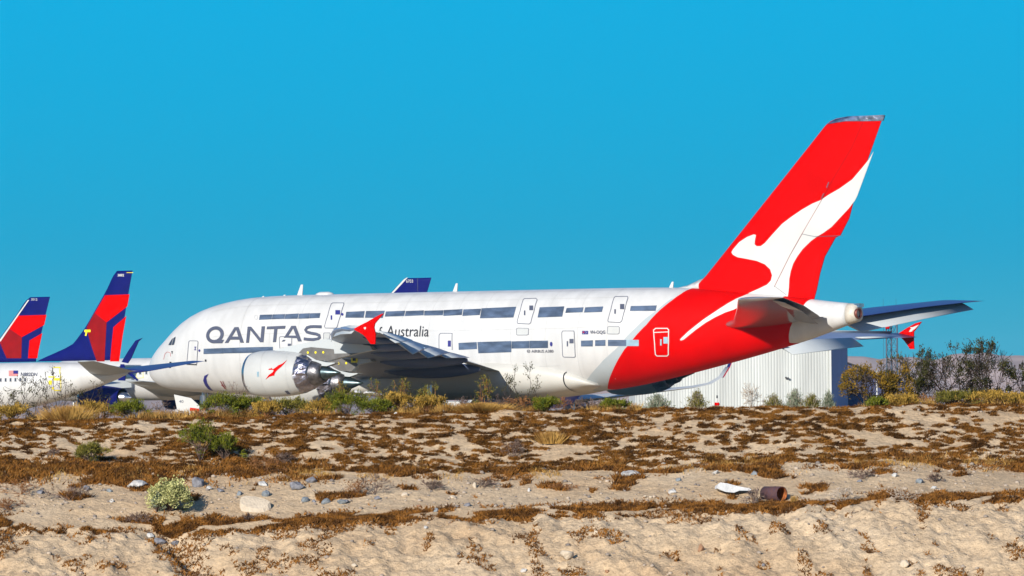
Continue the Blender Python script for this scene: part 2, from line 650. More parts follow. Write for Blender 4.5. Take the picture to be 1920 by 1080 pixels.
for P in tapes:
    decal([P], 'window_cover', M['tape'], air, .03)
M['tape2'] = mat('window_tape_pale', (.28, .42, .50), .4, metal=.2, var=.2, scale=1, bump=.3, bscale=2.5)
decal([z5([(975, 487), (1072, 487), (1072, 535), (975, 535)])], 'window_cover', M['tape2'], air, .03)
# doors
doors = [z2([(1530, 209), (1618, 209), (1620, 222), (1566, 402), (1552, 412), (1470, 411), (1463, 400), (1518, 218)]),
         z2([(372, 515), (434, 516), (439, 524), (430, 696), (420, 705), (356, 704), (349, 694), (365, 522)]),
         z5([(180, 168), (270, 165), (280, 178), (230, 355), (218, 364), (130, 360), (124, 350), (172, 176)]),
         z5([(888, 152), (982, 150), (988, 162), (940, 340), (925, 352), (838, 348), (831, 340), (880, 160)]),
         z5([(472, 432), (480, 418), (566, 418), (569, 430), (578, 615), (570, 622), (488, 620), (480, 612)]),
         zq([(1240, 500), (1232, 350), (1245, 332), (1405, 324), (1420, 338), (1418, 470)]),
         z4([(708, 590), (708, 495), (718, 482), (802, 482), (803, 600)]),
         z5([(120, 400), (130, 395), (210, 397), (214, 405), (212, 445), (200, 450), (125, 450), (118, 442)]),
         z5([(830, 388), (840, 382), (916, 383), (922, 392), (920, 435), (910, 442), (832, 441), (826, 433)]),
         z2([(1455, 460), (1462, 450), (1505, 450), (1510, 460), (1500, 505), (1456, 505)])]
for i, P in enumerate(doors):
    o = decal([P], 'door', M['white'] if i < 7 else M['white2'], air, .02)
    cl = i not in (5, 6)
    decal(strokes(P, 1.15 if i < 7 else .8, cl), 'door_outline', M['line'], o, .035, 20)
    if i == 1: decal(strokes(z2([(350, 703), (426, 707)]), 1.8), 'door_sill', M['black'], o, .045, 20)
dd = {0: [rect(1552, 268, 1590, 303), rect(1514, 310, 1526, 345)], 1: [rect(410, 562, 426, 568), rect(414, 568, 420, 585), rect(408, 585, 426, 590)]}
decal([z2(P) for P in dd[0]] + [z2(P) for P in dd[1]], 'door_handle', M['navy'], air, .05, split=True)
decal([z5(P) for P in (rect(220, 222, 250, 258), rect(178, 260, 189, 297), rect(927, 210, 960, 250), rect(882, 250, 894, 285), rect(512, 497, 522, 538), rect(533, 480, 565, 514))], 'door_handle', M['letter'], air, .05, split=True)
decal([z4(rect(772, 535, 794, 578))], 'door_window', M['navy'], air, .05)
decal([zq(rect(1360, 435, 1408, 468))], 'door_window', M['letter'], air, .05)
rd = z5([(1190, 432), (1188, 412), (1205, 398), (1295, 398), (1306, 410), (1304, 600), (1292, 611), (1215, 611), (1203, 600)])
o = decal([rd], 'door', M['red'], air, .035)
o['label'] = 'red rear door outlined in white'
decal(strokes(rd, 1.8, True) + strokes(z5([(1192, 430), (1303, 425)]), 1.6), 'door_outline', M['swoosh'], o, .05, 20)
decal([z5(P) for P in (rect(1266, 465, 1300, 515), rect(1240, 482, 1252, 530))], 'door_window', M['tape2'], o, .06, split=True)
decal([z5(ell(390, 520, 10, 18))], 'porthole', M['navy'], air, .04)
for c in ((450, 593, 8, 10), (1607, 301, 10, 11)):
    decal([z2(ell(*c))], 'porthole', M['navy'], air, .04)
decal(strokes(z2(ell(909, 325, 13, 18, 14)), .6, True), 'porthole', M['faint'], air, .03, 20)
decal([z2(rect(494, 665, 507, 682))], 'static_port', M['black'], air, .03)
# flight deck windows
wn_ = [z2([(198, 550), (208, 530), (228, 500), (236, 494), (222, 550)]), z2([(226, 550), (240, 492), (257, 482), (252, 515), (244, 546)])]
for P in wn_: decal([P], 'cockpit_window', M['glass'], air, .03, 3, grid=(.2, .1))
decal([z2([(480, 835), (490, 797), (524, 780), (505, 815), (513, 855), (535, 890), (560, 918), (525, 906), (497, 875)])], 'gear_door_gap', M['navy'], air, .03)
# red covers and tags on the nose
decal(strokes(z2([(133, 742), (132, 712), (140, 704), (218, 706)]), .55) + strokes(z2([(150, 712), (205, 709)]), .5) + strokes(z2([(160, 665), (172, 618), (190, 604), (214, 612), (216, 640)]), .45), 'red_tape', M['red'], air, .03, 20)
decal([z2(rect(222, 598, 234, 607)), z2(rect(226, 606, 231, 620)), z2([(205, 684), (222, 684), (228, 712), (220, 716)]), z2(rect(203, 726, 220, 733))], 'probe_cover', M['black'], air, .03, split=True)
decal(strokes(z2([(622, 840), (640, 870), (655, 895)]), 1.3) + strokes(z2([(640, 838), (662, 885)]), 1.0) + strokes(z2([(628, 868), (664, 898)]), 1.0), 'streamer', M['ddred'], air, .05, 20, split=True)
# lettering
Q = []
N_ = 44
for i in range(N_):
    a0, a1 = 2 * math.pi * i / N_, 2 * math.pi * (i + 1) / N_
    q = []
    for (aa, ea, eb, cx) in ((a0, 131, 127, 268), (a1, 131, 127, 268), (a1, 84, 77, 266), (a0, 84, 77, 266)):
        q.append((cx + ea * math.cos(aa) - (.13 * eb * math.sin(aa)), 303 + eb * math.sin(aa)))
    Q.append(q)
Lq = Q + [[(300, 378), (405, 378), (376, 428), (235, 430)]]
Lq += [[(415, 425), (468, 422), (608, 190), (562, 190)], [(574, 190), (622, 188), (702, 420), (648, 420)], [(500, 330), (640, 330), (655, 375), (478, 375)]]
Lq += [[(735, 423), (778, 420), (805, 182), (758, 182)], [(758, 182), (812, 182), (998, 413), (945, 413)], [(948, 413), (995, 413), (1018, 175), (968, 178)]]
Lq += [[(1050, 180), (1328, 168), (1318, 212), (1043, 220)], [(1138, 412), (1185, 410), (1205, 212), (1158, 214)]]
Lq += [[(1300, 350), (1350, 345), (1465, 170), (1415, 170)], [(1268, 405), (1310, 403), (1330, 378), (1290, 378)], [(1428, 170), (1480, 168), (1570, 400), (1515, 402)], [(1340, 315), (1500, 315), (1515, 355), (1420, 350), (1325, 345)]]
Lq += path([(1868, 184), (1760, 180), (1700, 182), (1650, 196), (1626, 232), (1648, 262), (1715, 280), (1785, 291), (1832, 312), (1840, 342), (1806, 366), (1740, 374), (1660, 371), (1600, 362)], 44)
decal([zq(P) for P in Lq], 'letter', M['letter'], air, .05, 4, split=True)
decal(text_polys('Australia', (640 + 325 / 3.856, 500 + 428 / 3.857, 640 + 632 / 3.856, 500 + 506 / 3.857), 2.) + text_polys('f', (640 + 268 / 3.856, 500 + 436 / 3.857, 640 + 290 / 3.856, 500 + 506 / 3.857), 2.)
      , 'letter', M['black'], air, .05, 50, split=True)
decal(text_polys('VH-OQG', (940 + 692 / 4.155, 520 + 414 / 4.154, 940 + 812 / 4.155, 520 + 446 / 4.154), 0, .022), 'registration_letter', M['letter'], air, .05, 50, split=True)
M['letter_l'] = mat('pale_grey_letter', (.11, .11, .13), .6)
decal(text_polys('AIRBUS A380', (940 + 237 / 4.155, 520 + 564 / 4.154, 940 + 408 / 4.155, 520 + 586 / 4.154), 0, .02), 'type_letter', M['letter_l'], air, .05, 50, split=True)
decal(strokes(z5(ell(214, 575, 11, 11, 12)), .8, True) + strokes(z5([(206, 580), (222, 570)]), .8), 'round_emblem', M['letter_l'], air, .05, 50)
o = decal([z5(rect(631, 417, 678, 444))], 'flag', M['navy'], air, .04)
decal([z5(rect(633, 429, 652, 432)), z5(rect(640, 419, 644, 431))], 'flag_cross', M['red'], o, .06)
decal([z5(ell(643, 438, 2.5, 2.5, 6)), z5(ell(660, 424, 2, 2, 6)), z5(ell(668, 430, 2, 2, 6)), z5(ell(661, 438, 2, 2, 6))], 'flag_star', M['swoosh'], o, .055, split=True)

# panel seams
seams = []
for u0 in (455, 510, 562, 632, 700, 753, 806, 855, 905, 960, 1025, 1085, 1140):
    a = S(u0, 600)
    seams.append([(a[0], .12), (a[0] + .035, .12), (a[0] + .035, 2.5), (a[0], 2.5)])
for tt, xa, xb in ((.62, 8, 50), (1.28, 9, 48), (1.95, 12, 44), (.3, 12, 52)):
    seams.append([(xa, tt), (xb, tt), (xb, tt + .007), (xa, tt + .007)])
patch(seams, lambda x, t: surf(x, t, .008, -1), .5, .13, 'panel_seam', M['seam'], air, True, False)

# roof antennas
for (u, v, h, l) in ((562, 553, .95, .55), (853, 546, .75, .45), (1258, 540, .55, .4), (492, 557, .15, .3), (532, 555, .15, .3)):
    x, _ = A.L(u, v, 0)
    m_ = MB()
    zb_ = ztop(x) - .08
    V = [(x - l / 2, -.05, zb_), (x + l / 2, -.05, zb_), (x + l / 2, .05, zb_), (x - l / 2, .05, zb_), (x + l * .25, -.02, zb_ + h), (x + l * .65, -.02, zb_ + h), (x + l * .65, .02, zb_ + h), (x + l * .25, .02, zb_ + h)]
    m_.add(V, [(3, 2, 1, 0), (4, 5, 6, 7), (0, 1, 5, 4), (1, 2, 6, 5), (2, 3, 7, 6), (3, 0, 4, 7)])
    m_.build('antenna', M['white'], air)
x, _ = A.L(609, 550, 0)
m_ = MB()
V, Fc = loft([[(x + a, r * math.cos(t) * 1.6, ztop(x) - .08 + r * 1.0 * max(0, math.sin(t))) for t in np.linspace(0, math.pi, 9)] for a, r in ((-.9, .02), (-.75, .2), (-.4, .3), (.4, .3), (.75, .2), (.9, .02))], closed=True)
m_.add(V, Fc)
m_.build('antenna_dome', M['white'], air, True)

# belly fairing
fb_top = pchip([22, 26, 30, 36, 41, 44.2, 46.8], [3.2, 4.6, 5.1, 5.35, 5.15, 4.5, 3.2])
fb_bot = pchip([22, 25, 30, 39, 42, 44.5, 46.8], [2.5, 2.2, 1.95, 1.95, 2.1, 2.4, 2.9])
fb_w = pchip([22, 26, 30, 37, 41, 44.2, 46.8], [2.6, 3.8, 4.05, 4.05, 3.85, 3.45, 2.6])
rings = []
for x in list(np.arange(22, 46.6, .8)) + [46.8]:
    r = []
    zt, zb, w = fb_top(x), fb_bot(x), fb_w(x)
    zc = zb + (zt - zb) * .62
    for k in range(48):
        t = 2 * math.pi * k / 48
        c_, s_ = math.cos(t), math.sin(t)
        r.append((x, -w * math.copysign(abs(s_) ** .7, s_), zc + (zt - zc if c_ > 0 else zc - zb) * math.copysign(abs(c_) ** .8, c_)))
    rings.append(r)
V, Fc = loft(rings)
bf = mk('belly_fairing', V, Fc, M['fairing'], air, True)
xg, _ = A.L(1048, 700, -4)
V, Fc = [], []
zt, zb, w = fb_top(xg), fb_bot(xg), fb_w(xg)
zc = zb + (zt - zb) * .62
for k in range(25):
    t = .25 + 2.9 * k / 24
    c_, s_ = math.cos(t), math.sin(t)
    for dx in (0, .10):
        V.append((xg + dx + .5 * (1 - s_), -(w + .02) * abs(s_) ** .7, zc + (zt - zc + .02 if c_ > 0 else zc - zb + .02) * math.copysign(abs(c_) ** .8, c_)))
for k in range(24): Fc.append((2 * k, 2 * k + 1, 2 * k + 3, 2 * k + 2))
mk('fairing_seam', V, Fc, M['black'], bf, True)


# ---- lifting surfaces
def foil(n=10):
    """unit aerofoil: (chord fraction, +-half thickness) ring from trailing edge over the top to the leading edge and back"""
    up, lo = [], []
    for i in range(n + 1):
        f = .5 * (1 - math.cos(math.pi * i / n))
        y = 5 * (.2969 * math.sqrt(f) - .126 * f - .3516 * f * f + .2843 * f ** 3 - .1036 * f ** 4) * 1.0
        up.append((f, y))
        lo.append((f, -y))
    return up[::-1] + lo[1:-1]


def surface(secs, name, mt, parent, side=-1, n=10):
    """secs: (span y, x_le, x_te, z_le, z_te, t/c)"""
    fo = foil(n)
    rings = []
    for (y, xl, xt, zl, zt, tc) in secs:
        c = xt - xl
        rings.append([(xl + f * c, side * y, zl + (zt - zl) * f + h * c * tc) for f, h in fo])
    V, Fc = loft(rings)
    return mk(name, V, Fc, mt, parent, True)


def lerp_sec(secs, y):
    for a, b in zip(secs, secs[1:]):
        if a[0] <= y <= b[0]:
            t = (y - a[0]) / (b[0] - a[0])
            return tuple(a[i] + (b[i] - a[i]) * t for i in range(6))
    return secs[-1] if y > secs[-1][0] else secs[0]


WS = [(2.5, 20.6, 36.2, 4.9, 4.2, .135), (5, 22.2, 37.0, 5.1, 4.35, .13), (8, 24.3, 37.9, 5.35, 4.7, .12), (11, 26.6, 39.2, 5.6, 5.1, .112), (14.9, 29.6, 41.0, 5.95, 5.6, .105),
      (20, 33.2, 42.4, 6.35, 6.05, .10), (25.7, 37.4, 44.6, 6.75, 6.45, .10), (27.6, 38.7, 45.6, 7.15, 6.55, .10), (31, 41.4, 47.2, 7.4, 6.7, .10), (35, 45.0, 49.1, 7.45, 6.8, .10), (38, 47.8, 51.0, 7.3, 6.95, .10), (39.7, 49.5, 51.9, 7.35, 7.0, .09)]
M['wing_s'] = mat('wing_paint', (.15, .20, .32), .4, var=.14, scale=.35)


def canoe(mb, x0, x1, y, z0, z1, w, h, n=14, k=14):
    rings = []
    for i in range(n + 1):
        f = i / n
        r = max(.04, math.sin(math.pi * min(.97, f * .94 + .03)) ** .6)
        x = x0 + (x1 - x0) * f
        z = z0 + (z1 - z0) * f
        rings.append([(x, y + w / 2 * r * math.sin(2 * math.pi * j / k), z + h / 2 * r * math.cos(2 * math.pi * j / k)) for j in range(k)])
    mb.add(*loft(rings))


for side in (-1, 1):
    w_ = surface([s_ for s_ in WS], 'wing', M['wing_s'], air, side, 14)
    # drooped flaps and ailerons along the trailing edge, light grey on top
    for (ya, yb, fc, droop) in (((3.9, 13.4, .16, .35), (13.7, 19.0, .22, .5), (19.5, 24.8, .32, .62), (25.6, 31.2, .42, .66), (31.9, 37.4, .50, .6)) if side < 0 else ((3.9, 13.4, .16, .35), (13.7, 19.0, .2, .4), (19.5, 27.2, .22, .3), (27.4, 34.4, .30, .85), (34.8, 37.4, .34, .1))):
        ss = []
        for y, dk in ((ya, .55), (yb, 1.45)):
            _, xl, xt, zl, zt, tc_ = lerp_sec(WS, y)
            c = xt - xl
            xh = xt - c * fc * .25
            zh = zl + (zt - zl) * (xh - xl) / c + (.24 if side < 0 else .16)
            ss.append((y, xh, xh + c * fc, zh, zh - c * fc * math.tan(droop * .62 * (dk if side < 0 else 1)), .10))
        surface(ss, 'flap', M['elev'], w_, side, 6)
    ss = []
    for y in (27.5, 31, 35, 39.2):
        _, xl, xt, zl, zt, tc_ = lerp_sec(WS, y)
        ss.append((y, xl + .0, xl + .75, zl - .62 + (y - 27.5) * .02, zl + .22, .10))
    surface(ss, 'slat', M['elev'], w_, side, 6)
    # flap track fairings
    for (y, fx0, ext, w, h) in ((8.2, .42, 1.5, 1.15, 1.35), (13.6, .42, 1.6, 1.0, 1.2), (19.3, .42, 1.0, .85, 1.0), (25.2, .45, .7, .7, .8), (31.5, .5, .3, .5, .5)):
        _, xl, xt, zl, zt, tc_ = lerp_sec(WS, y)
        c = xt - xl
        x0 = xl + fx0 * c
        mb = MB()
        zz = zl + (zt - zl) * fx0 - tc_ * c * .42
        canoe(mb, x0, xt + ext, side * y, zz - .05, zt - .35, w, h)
        mb.build('flap_track_fairing', M['wing_shade'], w_, True)
    # wingtip fence traced from the photograph: in the plane of the tip
    yt = 39.75
    fen = z_ = [A.L(*p, -yt) for p in [(665, 616.7), (676.7, 610), (690, 603.5), (703, 596), (714, 590), (720.8, 587.5), (713, 596.5), (704.5, 606.7), (703, 614), (705.8, 626.7), (705, 645), (696.7, 645), (693, 640), (688, 633), (683, 628), (676.7, 624), (668, 619.5)]]
    if side == 1: fen = [A.L(*p, yt) for p in [(1681, 627), (1700, 615), (1716, 606), (1727.8, 603), (1720, 613), (1713, 622), (1712.5, 636), (1713.5, 654.4), (1705.5, 654.4), (1701, 647), (1694, 638), (1688, 632)]]
    n = len(fen)
    V = [(x, side * (yt + .03), z) for x, z in fen] + [(x, side * (yt + .13), z) for x, z in fen]
    Fc = [tuple(range(n))[::-1], tuple(range(n, 2 * n))] + [(i, (i + 1) % n, n + (i + 1) % n, n + i) for i in range(n)]
    wf = mk('wingtip_fence', V, Fc, M['red'], w_)
    # emblem on the fence face seen from the lens
    yy = side * yt - (.13 + .03) if side == -1 else side * (yt + .03) - .025
    if side == -1:
        E_ = [[(682, 614), (686, 613), (686, 617), (683, 617.5)]]
    else:
        E_ = [[(1704, 622.5), (1707, 617), (1709, 616), (1706, 613.5), (1711, 613.5), (1716, 611.5), (1723, 608.8), (1719, 613), (1715.5, 616.5), (1711, 619.5), (1710, 621.5)]]
    polys = [[A.L(*p, yy) for p in P] for P in E_]
    patch(polys, lambda a, b, yy=yy: (a, yy, b), 0, 0, 'emblem', M['swoosh'], wf, False)

# wing root shadow line of the far wing slab is the wing itself
# ---- horizontal stabilizers
HS = [(1.2, 57.6, 68.0, 7.72, 8.2, .09), (2.4, 59.6, 68.2, 7.72, 8.2, .095), (3.4, 60.7, 68.7, 7.85, 8.3, .09), (9, 64.6, 70.8, 8.75, 9.0, .085), (14.6, 68.3, 72.5, 9.45, 9.5, .085), (15.3, 69.4, 72.8, 9.5, 9.52, .06)]
for side in (-1, 1):
    hs = surface(HS, 'horizontal_stabilizer', M['stab_shade'] if side == 1 else M['tailu'], air, side, 12)  # far side gets the painted shade tone all over
    es = []
    for y in (3.0, 9., 14.2):
        _, xl, xt, zl, zt, tc_ = lerp_sec(HS, y)
        c = xt - xl
        xh = xl + c * (.76 if side == 1 else .72)
        zh = zl + (zt - zl) * .7 - (.06 if side == 1 else .1)
        es.append((y, xh, xh + c * .27, zh, zh - c * (.13 if side == 1 else .05), .09))
    surface(es, 'elevator', M['elev'] if side == 1 else M['tailu'], hs, side, 6)

# ---- fin
FLE = pchip([9.0, 10.8, 11.7, 12.5, 15, 18, 21, 23, 23.5, 23.88, 24.06], [54.0, 55.0, 56.0, 56.78, 59.22, 62.14, 65.06, 67.0, 67.5, 68.25, 69.4])
FTE = pchip([9.0, 9.73, 14.5, 14.66, 17.78, 21.35, 24.06], [66.0, 66.25, 68.28, 68.72, 70.11, 71.64, 72.81])
FO = foil(14)


def fin_y(x, z):
    a, b = FLE(z), FTE(z)
    f = max(0.0, min(1., (x - a) / (b - a)))
    return 5 * (.2969 * math.sqrt(f) - .126 * f - .3516 * f * f + .2843 * f ** 3 - .1036 * f ** 4) * (b - a) * .095


rings = []
for z in [9.0, 9.6, 10.3, 10.8, 11.2, 11.7, 13, 14.49, 14.67, 16, 17.8, 19.5, 21.3, 22.5, 23.2, 23.5, 23.75, 23.9, 24.0, 24.06]:
    a, b = FLE(z), FTE(z)
    k = 1 if z < 24.03 else .5
    rings.append([(a + f * (b - a), h * (b - a) * .095 * k, z) for f, h in FO])
V, Fc = loft(rings)
fin = mk('tail_fin', V, Fc, M['red'], air, True)


def finmap(off, side):
    return lambda x, z: (x, side * (fin_y(x, z) + off), z)


kang = z7([(983, 246), (960, 285), (925, 330), (880, 385), (820, 430), (770, 460), (730, 488), (690, 505), (640, 535), (590, 570), (545, 605), (500, 655), (460, 700), (440, 715), (420, 715), (410, 705), (412, 685), (417, 660), (405, 657), (370, 670),
           (330, 695), (300, 730), (292, 745), (300, 757), (325, 770), (370, 778), (420, 788), (460, 805), (485, 830), (494, 860), (488, 885), (470, 905), (430, 925), (380, 948), (340, 975), (560, 1010), (568, 960), (571, 940), (573, 920), (575, 880), (582, 840), (595, 800), (615, 765),
           (640, 730), (680, 690), (710, 668), (740, 650), (780, 620), (820, 575), (860, 530), (890, 490), (902, 466)])
kp = [A.L(*p, -.4) for p in kang]
for sd in (-1, 1):
    patch([kp], finmap(.02, sd), .6, .6, 'kangaroo_emblem', M['swoosh'], fin)
cap = z7([(765, 113), (800, 90), (860, 74), (1045, 64), (1036, 96), (940, 98), (860, 98)])
cp = [A.L(*p, -.2) for p in cap]
cp = [(x, min(z, 24.05)) for x, z in cp]
for sd in (-1, 1):
    patch([cp], finmap(.06, sd), .3, .15, 'tip_wrap', M['foil'], fin)
hinge = [A.L(*p, -.4) for P in strokes(z7([(935, 105), (880, 230), (790, 385), (735, 488), (640, 655), (580, 760), (505, 915)]), .7) for p in P]
hp = [hinge[i:i + 4] for i in range(0, len(hinge), 4)]
patch(hp, finmap(.035, -1), 0, 0, 'rudder_gap', M['ddred'], fin)
hp = []
for P in strokes(z7([(640, 655), (700, 668), (832, 663)]), .8) + strokes(z7([(505, 912), (560, 955)]), .7) + strokes(z7([(770, 400), (760, 425)]), 1.6) + strokes(z7([(745, 455), (735, 480)]), 1.3):
    hp.append([A.L(*p, -.4) for p in P])
patch(hp, finmap(.04, -1), 0, 0, 'rudder_hinge', M['letter'], fin)
# dorsal fillet
mb = MB()
mb.add(*loft([[(x, -w, ztop(x) - .1), (x, 0, zt_), (x, w, ztop(x) - .1)] for x, w, zt_ in ((53.2, .1, 10.78), (54.2, .25, 10.95), (55.0, .35, 11.25), (55.5, .38, 11.45), (55.9, .2, 11.5))]))
mb.build('dorsal_fillet', M['white'], air, True)

# ---- engines with pylons
def engine(y, x0, zc, name='engine'):
    e = MB()
    prof = [(.55, 1.25), (.12, 1.42), (0, 1.52), (.06, 1.62), (.3, 1.72), (.9, 1.81), (2, 1.85), (3.2, 1.82), (4.2, 1.72), (4.9, 1.60), (5.0, 1.58), (4.98, 1.45)]
    e.lathe(prof, (x0, y, zc), 48)
    nc = e.build(name, M['white2'], air, True)
    i = MB()
    i.lathe([(.0, 1.525), (-.02, 1.56), (.02, 1.63), (.28, 1.725), (.3, 1.73)], (x0, y, zc), 48)
    i.build('intake_lip', M['metal'], nc, True)
    f = MB()
    f.lathe([(.9, .05), (.9, 1.3), (.5, 1.26)], (x0, y, zc), 36)
    f.build('fan_face', M['dark'], nc, True)
    n = MB()
    rnd = random.Random(3)
    pr = [(4.95, 1.56), (5.15, 1.5), (5.4, 1.42), (5.7, 1.30), (5.95, 1.15), (6.05, 1.0)]
    n.lathe(pr, (x0, y, zc), 40)
    n.V = [(a + rnd.uniform(-.05, .05), b + rnd.uniform(-.07, .07), c + rnd.uniform(-.07, .07)) for a, b, c in n.V]
    n.build('foil_wrap', M['foil'], nc)
    g = MB()
    g.lathe([(5.9, 1.05), (6.4, .95), (6.9, .78), (6.95, .6)], (x0, y, zc), 36)
    g.build('core_nozzle', M['core'], nc, True)
    p = MB()
    p.lathe([(6.6, .62), (7.2, .5), (8.0, .22), (8.5, .05), (8.52, .0)], (x0, y, zc), 30)
    p.build('exhaust_cone', M['cone'], nc, True)
    return nc


def ellipse_strip(cx):
    pass


ENG = [(-25.7, 29.75, 4.12), (-14.9, 24.2, 3.35), (14.9, 24.2, 3.35), (25.7, 29.75, 4.12)]
for y, x0, zc in ENG:
    nc = engine(y, x0, zc)
    _, xl, xt, zl, zt, tc_ = lerp_sec(WS, abs(y))
    # pylon: side outline extruded 0.5 m
    pts = [(x0 + 1.8, zc + 1.70), (x0 + 3.4, zc + 2.1), (xl - .4, zl + .05), (xl + .9, zl - .1), (xl + 3.9, zl - .55), (xl + 4.2, zl - .9), (xl + 2.6, zl - 1.15), (x0 + 7.6, zc + .95), (x0 + 6.2, zc + 1.0), (x0 + 4.6, zc + 1.5)]
    n = len(pts)
    V = [(a, y - .3, b) for a, b in pts] + [(a, y + .3, b) for a, b in pts]
    Fc = [tuple(range(n)), tuple(range(n, 2 * n))[::-1]] + [(i, n + i, n + (i + 1) % n, (i + 1) % n) for i in range(n)]
    py = mk('pylon', V, Fc, M['elev'], air)
    # grey heat shield on the lower rear part with three inspection caps
    sh = [(x0 + 4.6, zc + 1.52), (x0 + 5.1, zc + 1.95), (x0 + 5.9, zc + 2.05), (x0 + 8.1, zc + 1.85), (x0 + 8.15, zc + 1.5), (xl + 2.9, zl - 1.1), (x0 + 7.6, zc + .96), (x0 + 6.2, zc + 1.02)]
    sh = [(a, b) for a, b in sh]
    patch([sh], lambda a, b, y=y: (a, y - .325, b), 0, 0, 'heat_shield', M['shield'], py, False)
    caps = [ell(x0 + q, zc + 1.62, .1, .1, 10) for q in (5.6, 6.35, 7.1)]
    patch(caps, lambda a, b, y=y: (a, y - .345, b), 0, 0, 'inspection_cap', M['yellow'], py, False)
    fl = MB()
    fl.add(*loft([[(x0 + a, y - .34, zc + b), (x0 + a, y - .34, zc + b - t), (x0 + a, y + .34, zc + b - t), (x0 + a, y + .34, zc + b)] for a, b, t in ((5.5, 1.45, .35), (6.4, 1.02, .42), (7.4, .82, .3), (8.2, .80, .06))]))
    fl.build('pylon_lip', M['elev'], py)
    if y == -14.9:
        patch([[(xl + 2.2, zl - .95), (xl + 2.85, zl - .95), (xl + 2.85, zl - .45), (xl + 2.2, zl - .45)]], lambda a, b, y=y: (a, y - .36, b), 0, 0, 'warning_placard', M['yellow'], py, False)
        patch([[(xl + 2.37, zl - .82), (xl + 2.68, zl - .82), (xl + 2.68, zl - .58), (xl + 2.37, zl - .58)]], lambda a, b, y=y: (a, y - .38, b), 0, 0, 'placard_mark', M['black'], py, False)
    if y == -25.7:
        # red kangaroo on the cowl, laid on the barrel
        prf = pchip([0, .06, .3, .9, 2, 3.2, 4.2, 4.9], [1.52, 1.62, 1.72, 1.81, 1.85, 1.82, 1.72, 1.60])

        def barrel(x, z, off=.02):
            r = prf(x - x0) + off
            dz = z - zc
            return (x, y - math.sqrt(max(.01, r * r - dz * dz)), z)

        def onb(P):
            out = []
            for u, v in P:
                yy = y - 1.5
                for _ in range(10):
                    a, b = A.L(u, v, yy)
                    yy = barrel(a, b, 0)[1]
                out.append((a, b))
            return out
        kg = z2([(985, 828), (1012, 790), (1043, 768), (1050, 756), (1046, 749), (1008, 749), (1014, 739), (1029, 739), (1033, 731), (1044, 744), (1060, 735), (1090, 712), (1122, 698), (1160, 669), (1134, 703), (1112, 725), (1087, 745), (1070, 762), (1058, 782), (1056, 796), (1040, 798), (1015, 806)])
        patch([onb(dens(kg, 3))], barrel, .3, .3, 'kangaroo_emblem', M['red'], nc)
        patch([onb(z2(rect(916, 764, 932, 805)))], barrel, .3, .3, 'cowl_hatch', M['tape2'], nc)
        patch([onb(z2([(1142, 920), (1168, 918), (1196, 948), (1165, 948)]))], barrel, .3, .3, 'cowl_vent', M['letter'], nc)
        patch([onb(P) for P in strokes(z2([(1172, 615), (1150, 700), (1150, 790), (1168, 880), (1190, 925)]), .5)], lambda a, b: barrel(a, b, .012), .3, .3, 'cowl_seam', M['faint'], nc)
        patch([onb(P) for P in strokes(z2([(985, 600), (950, 680), (945, 780), (960, 870), (990, 930)]), .45)], lambda a, b: barrel(a, b, .012), .3, .3, 'cowl_seam', M['faint'], nc)

# ---- landing gear
def wheel_set(x, y, n, axle, cover):
    g = MB()
    g.tube((x, y, .7), (x, y, 3.2), .22, .26, 10)
    g.tube((x - .9, y, .65), (x + .9, y, .65), .16, .16, 8)
    lg = g.build('landing_gear', M['metal'], air)
    for dx in ([-1.5, 0, 1.5][:n] if n > 1 else [0]):
        for sy_ in (-1, 1):
            w = MB()
            cy = y + sy_ * axle
            pr = [(-.26, .25), (-.26, .5), (-.2, .66), (-.1, .7), (.1, .7), (.2, .66), (.26, .5), (.26, .25)]
            V, Fc = [], []
            for a, r in pr:
                for i in range(20):
                    t = 2 * math.pi * i / 20
                    V.append((x + dx + r * math.cos(t), cy + a, .7 + r * math.sin(t)))
            for k in range(len(pr) - 1):
                for i in range(20):
                    j = (i + 1) % 20
                    Fc.append((k * 20 + i, k * 20 + j, (k + 1) * 20 + j, (k + 1) * 20 + i))
            Fc += [tuple(range(20)), tuple(range(7 * 20, 8 * 20))]
            mk('wheel', V, Fc, M['tyre'], lg, True)
    if cover:
        c = MB()
        rings = []
        for a in np.linspace(-1, 1, 9):
            k = math.sqrt(max(0.02, 1 - a * a))
            rings.append([(x + a * 2.1, y + 1.25 * math.cos(t), .0 + 2.3 * k * math.sin(t) ** .8) for t in np.linspace(0.001, math.pi - .001, 11)])
        c.add(*loft(rings))
        c.build('wheel_cover', M['wrap'], lg, True)
    return lg


wheel_set(5.6, 0, 1, .55, False)
for y in (-6.2, 6.2): wheel_set(33.2, y, 2, .7, y < 0)
for y in (-2.6, 2.6): wheel_set(36.2, y, 3, .75, True)
print('jumbo done')
#PART2


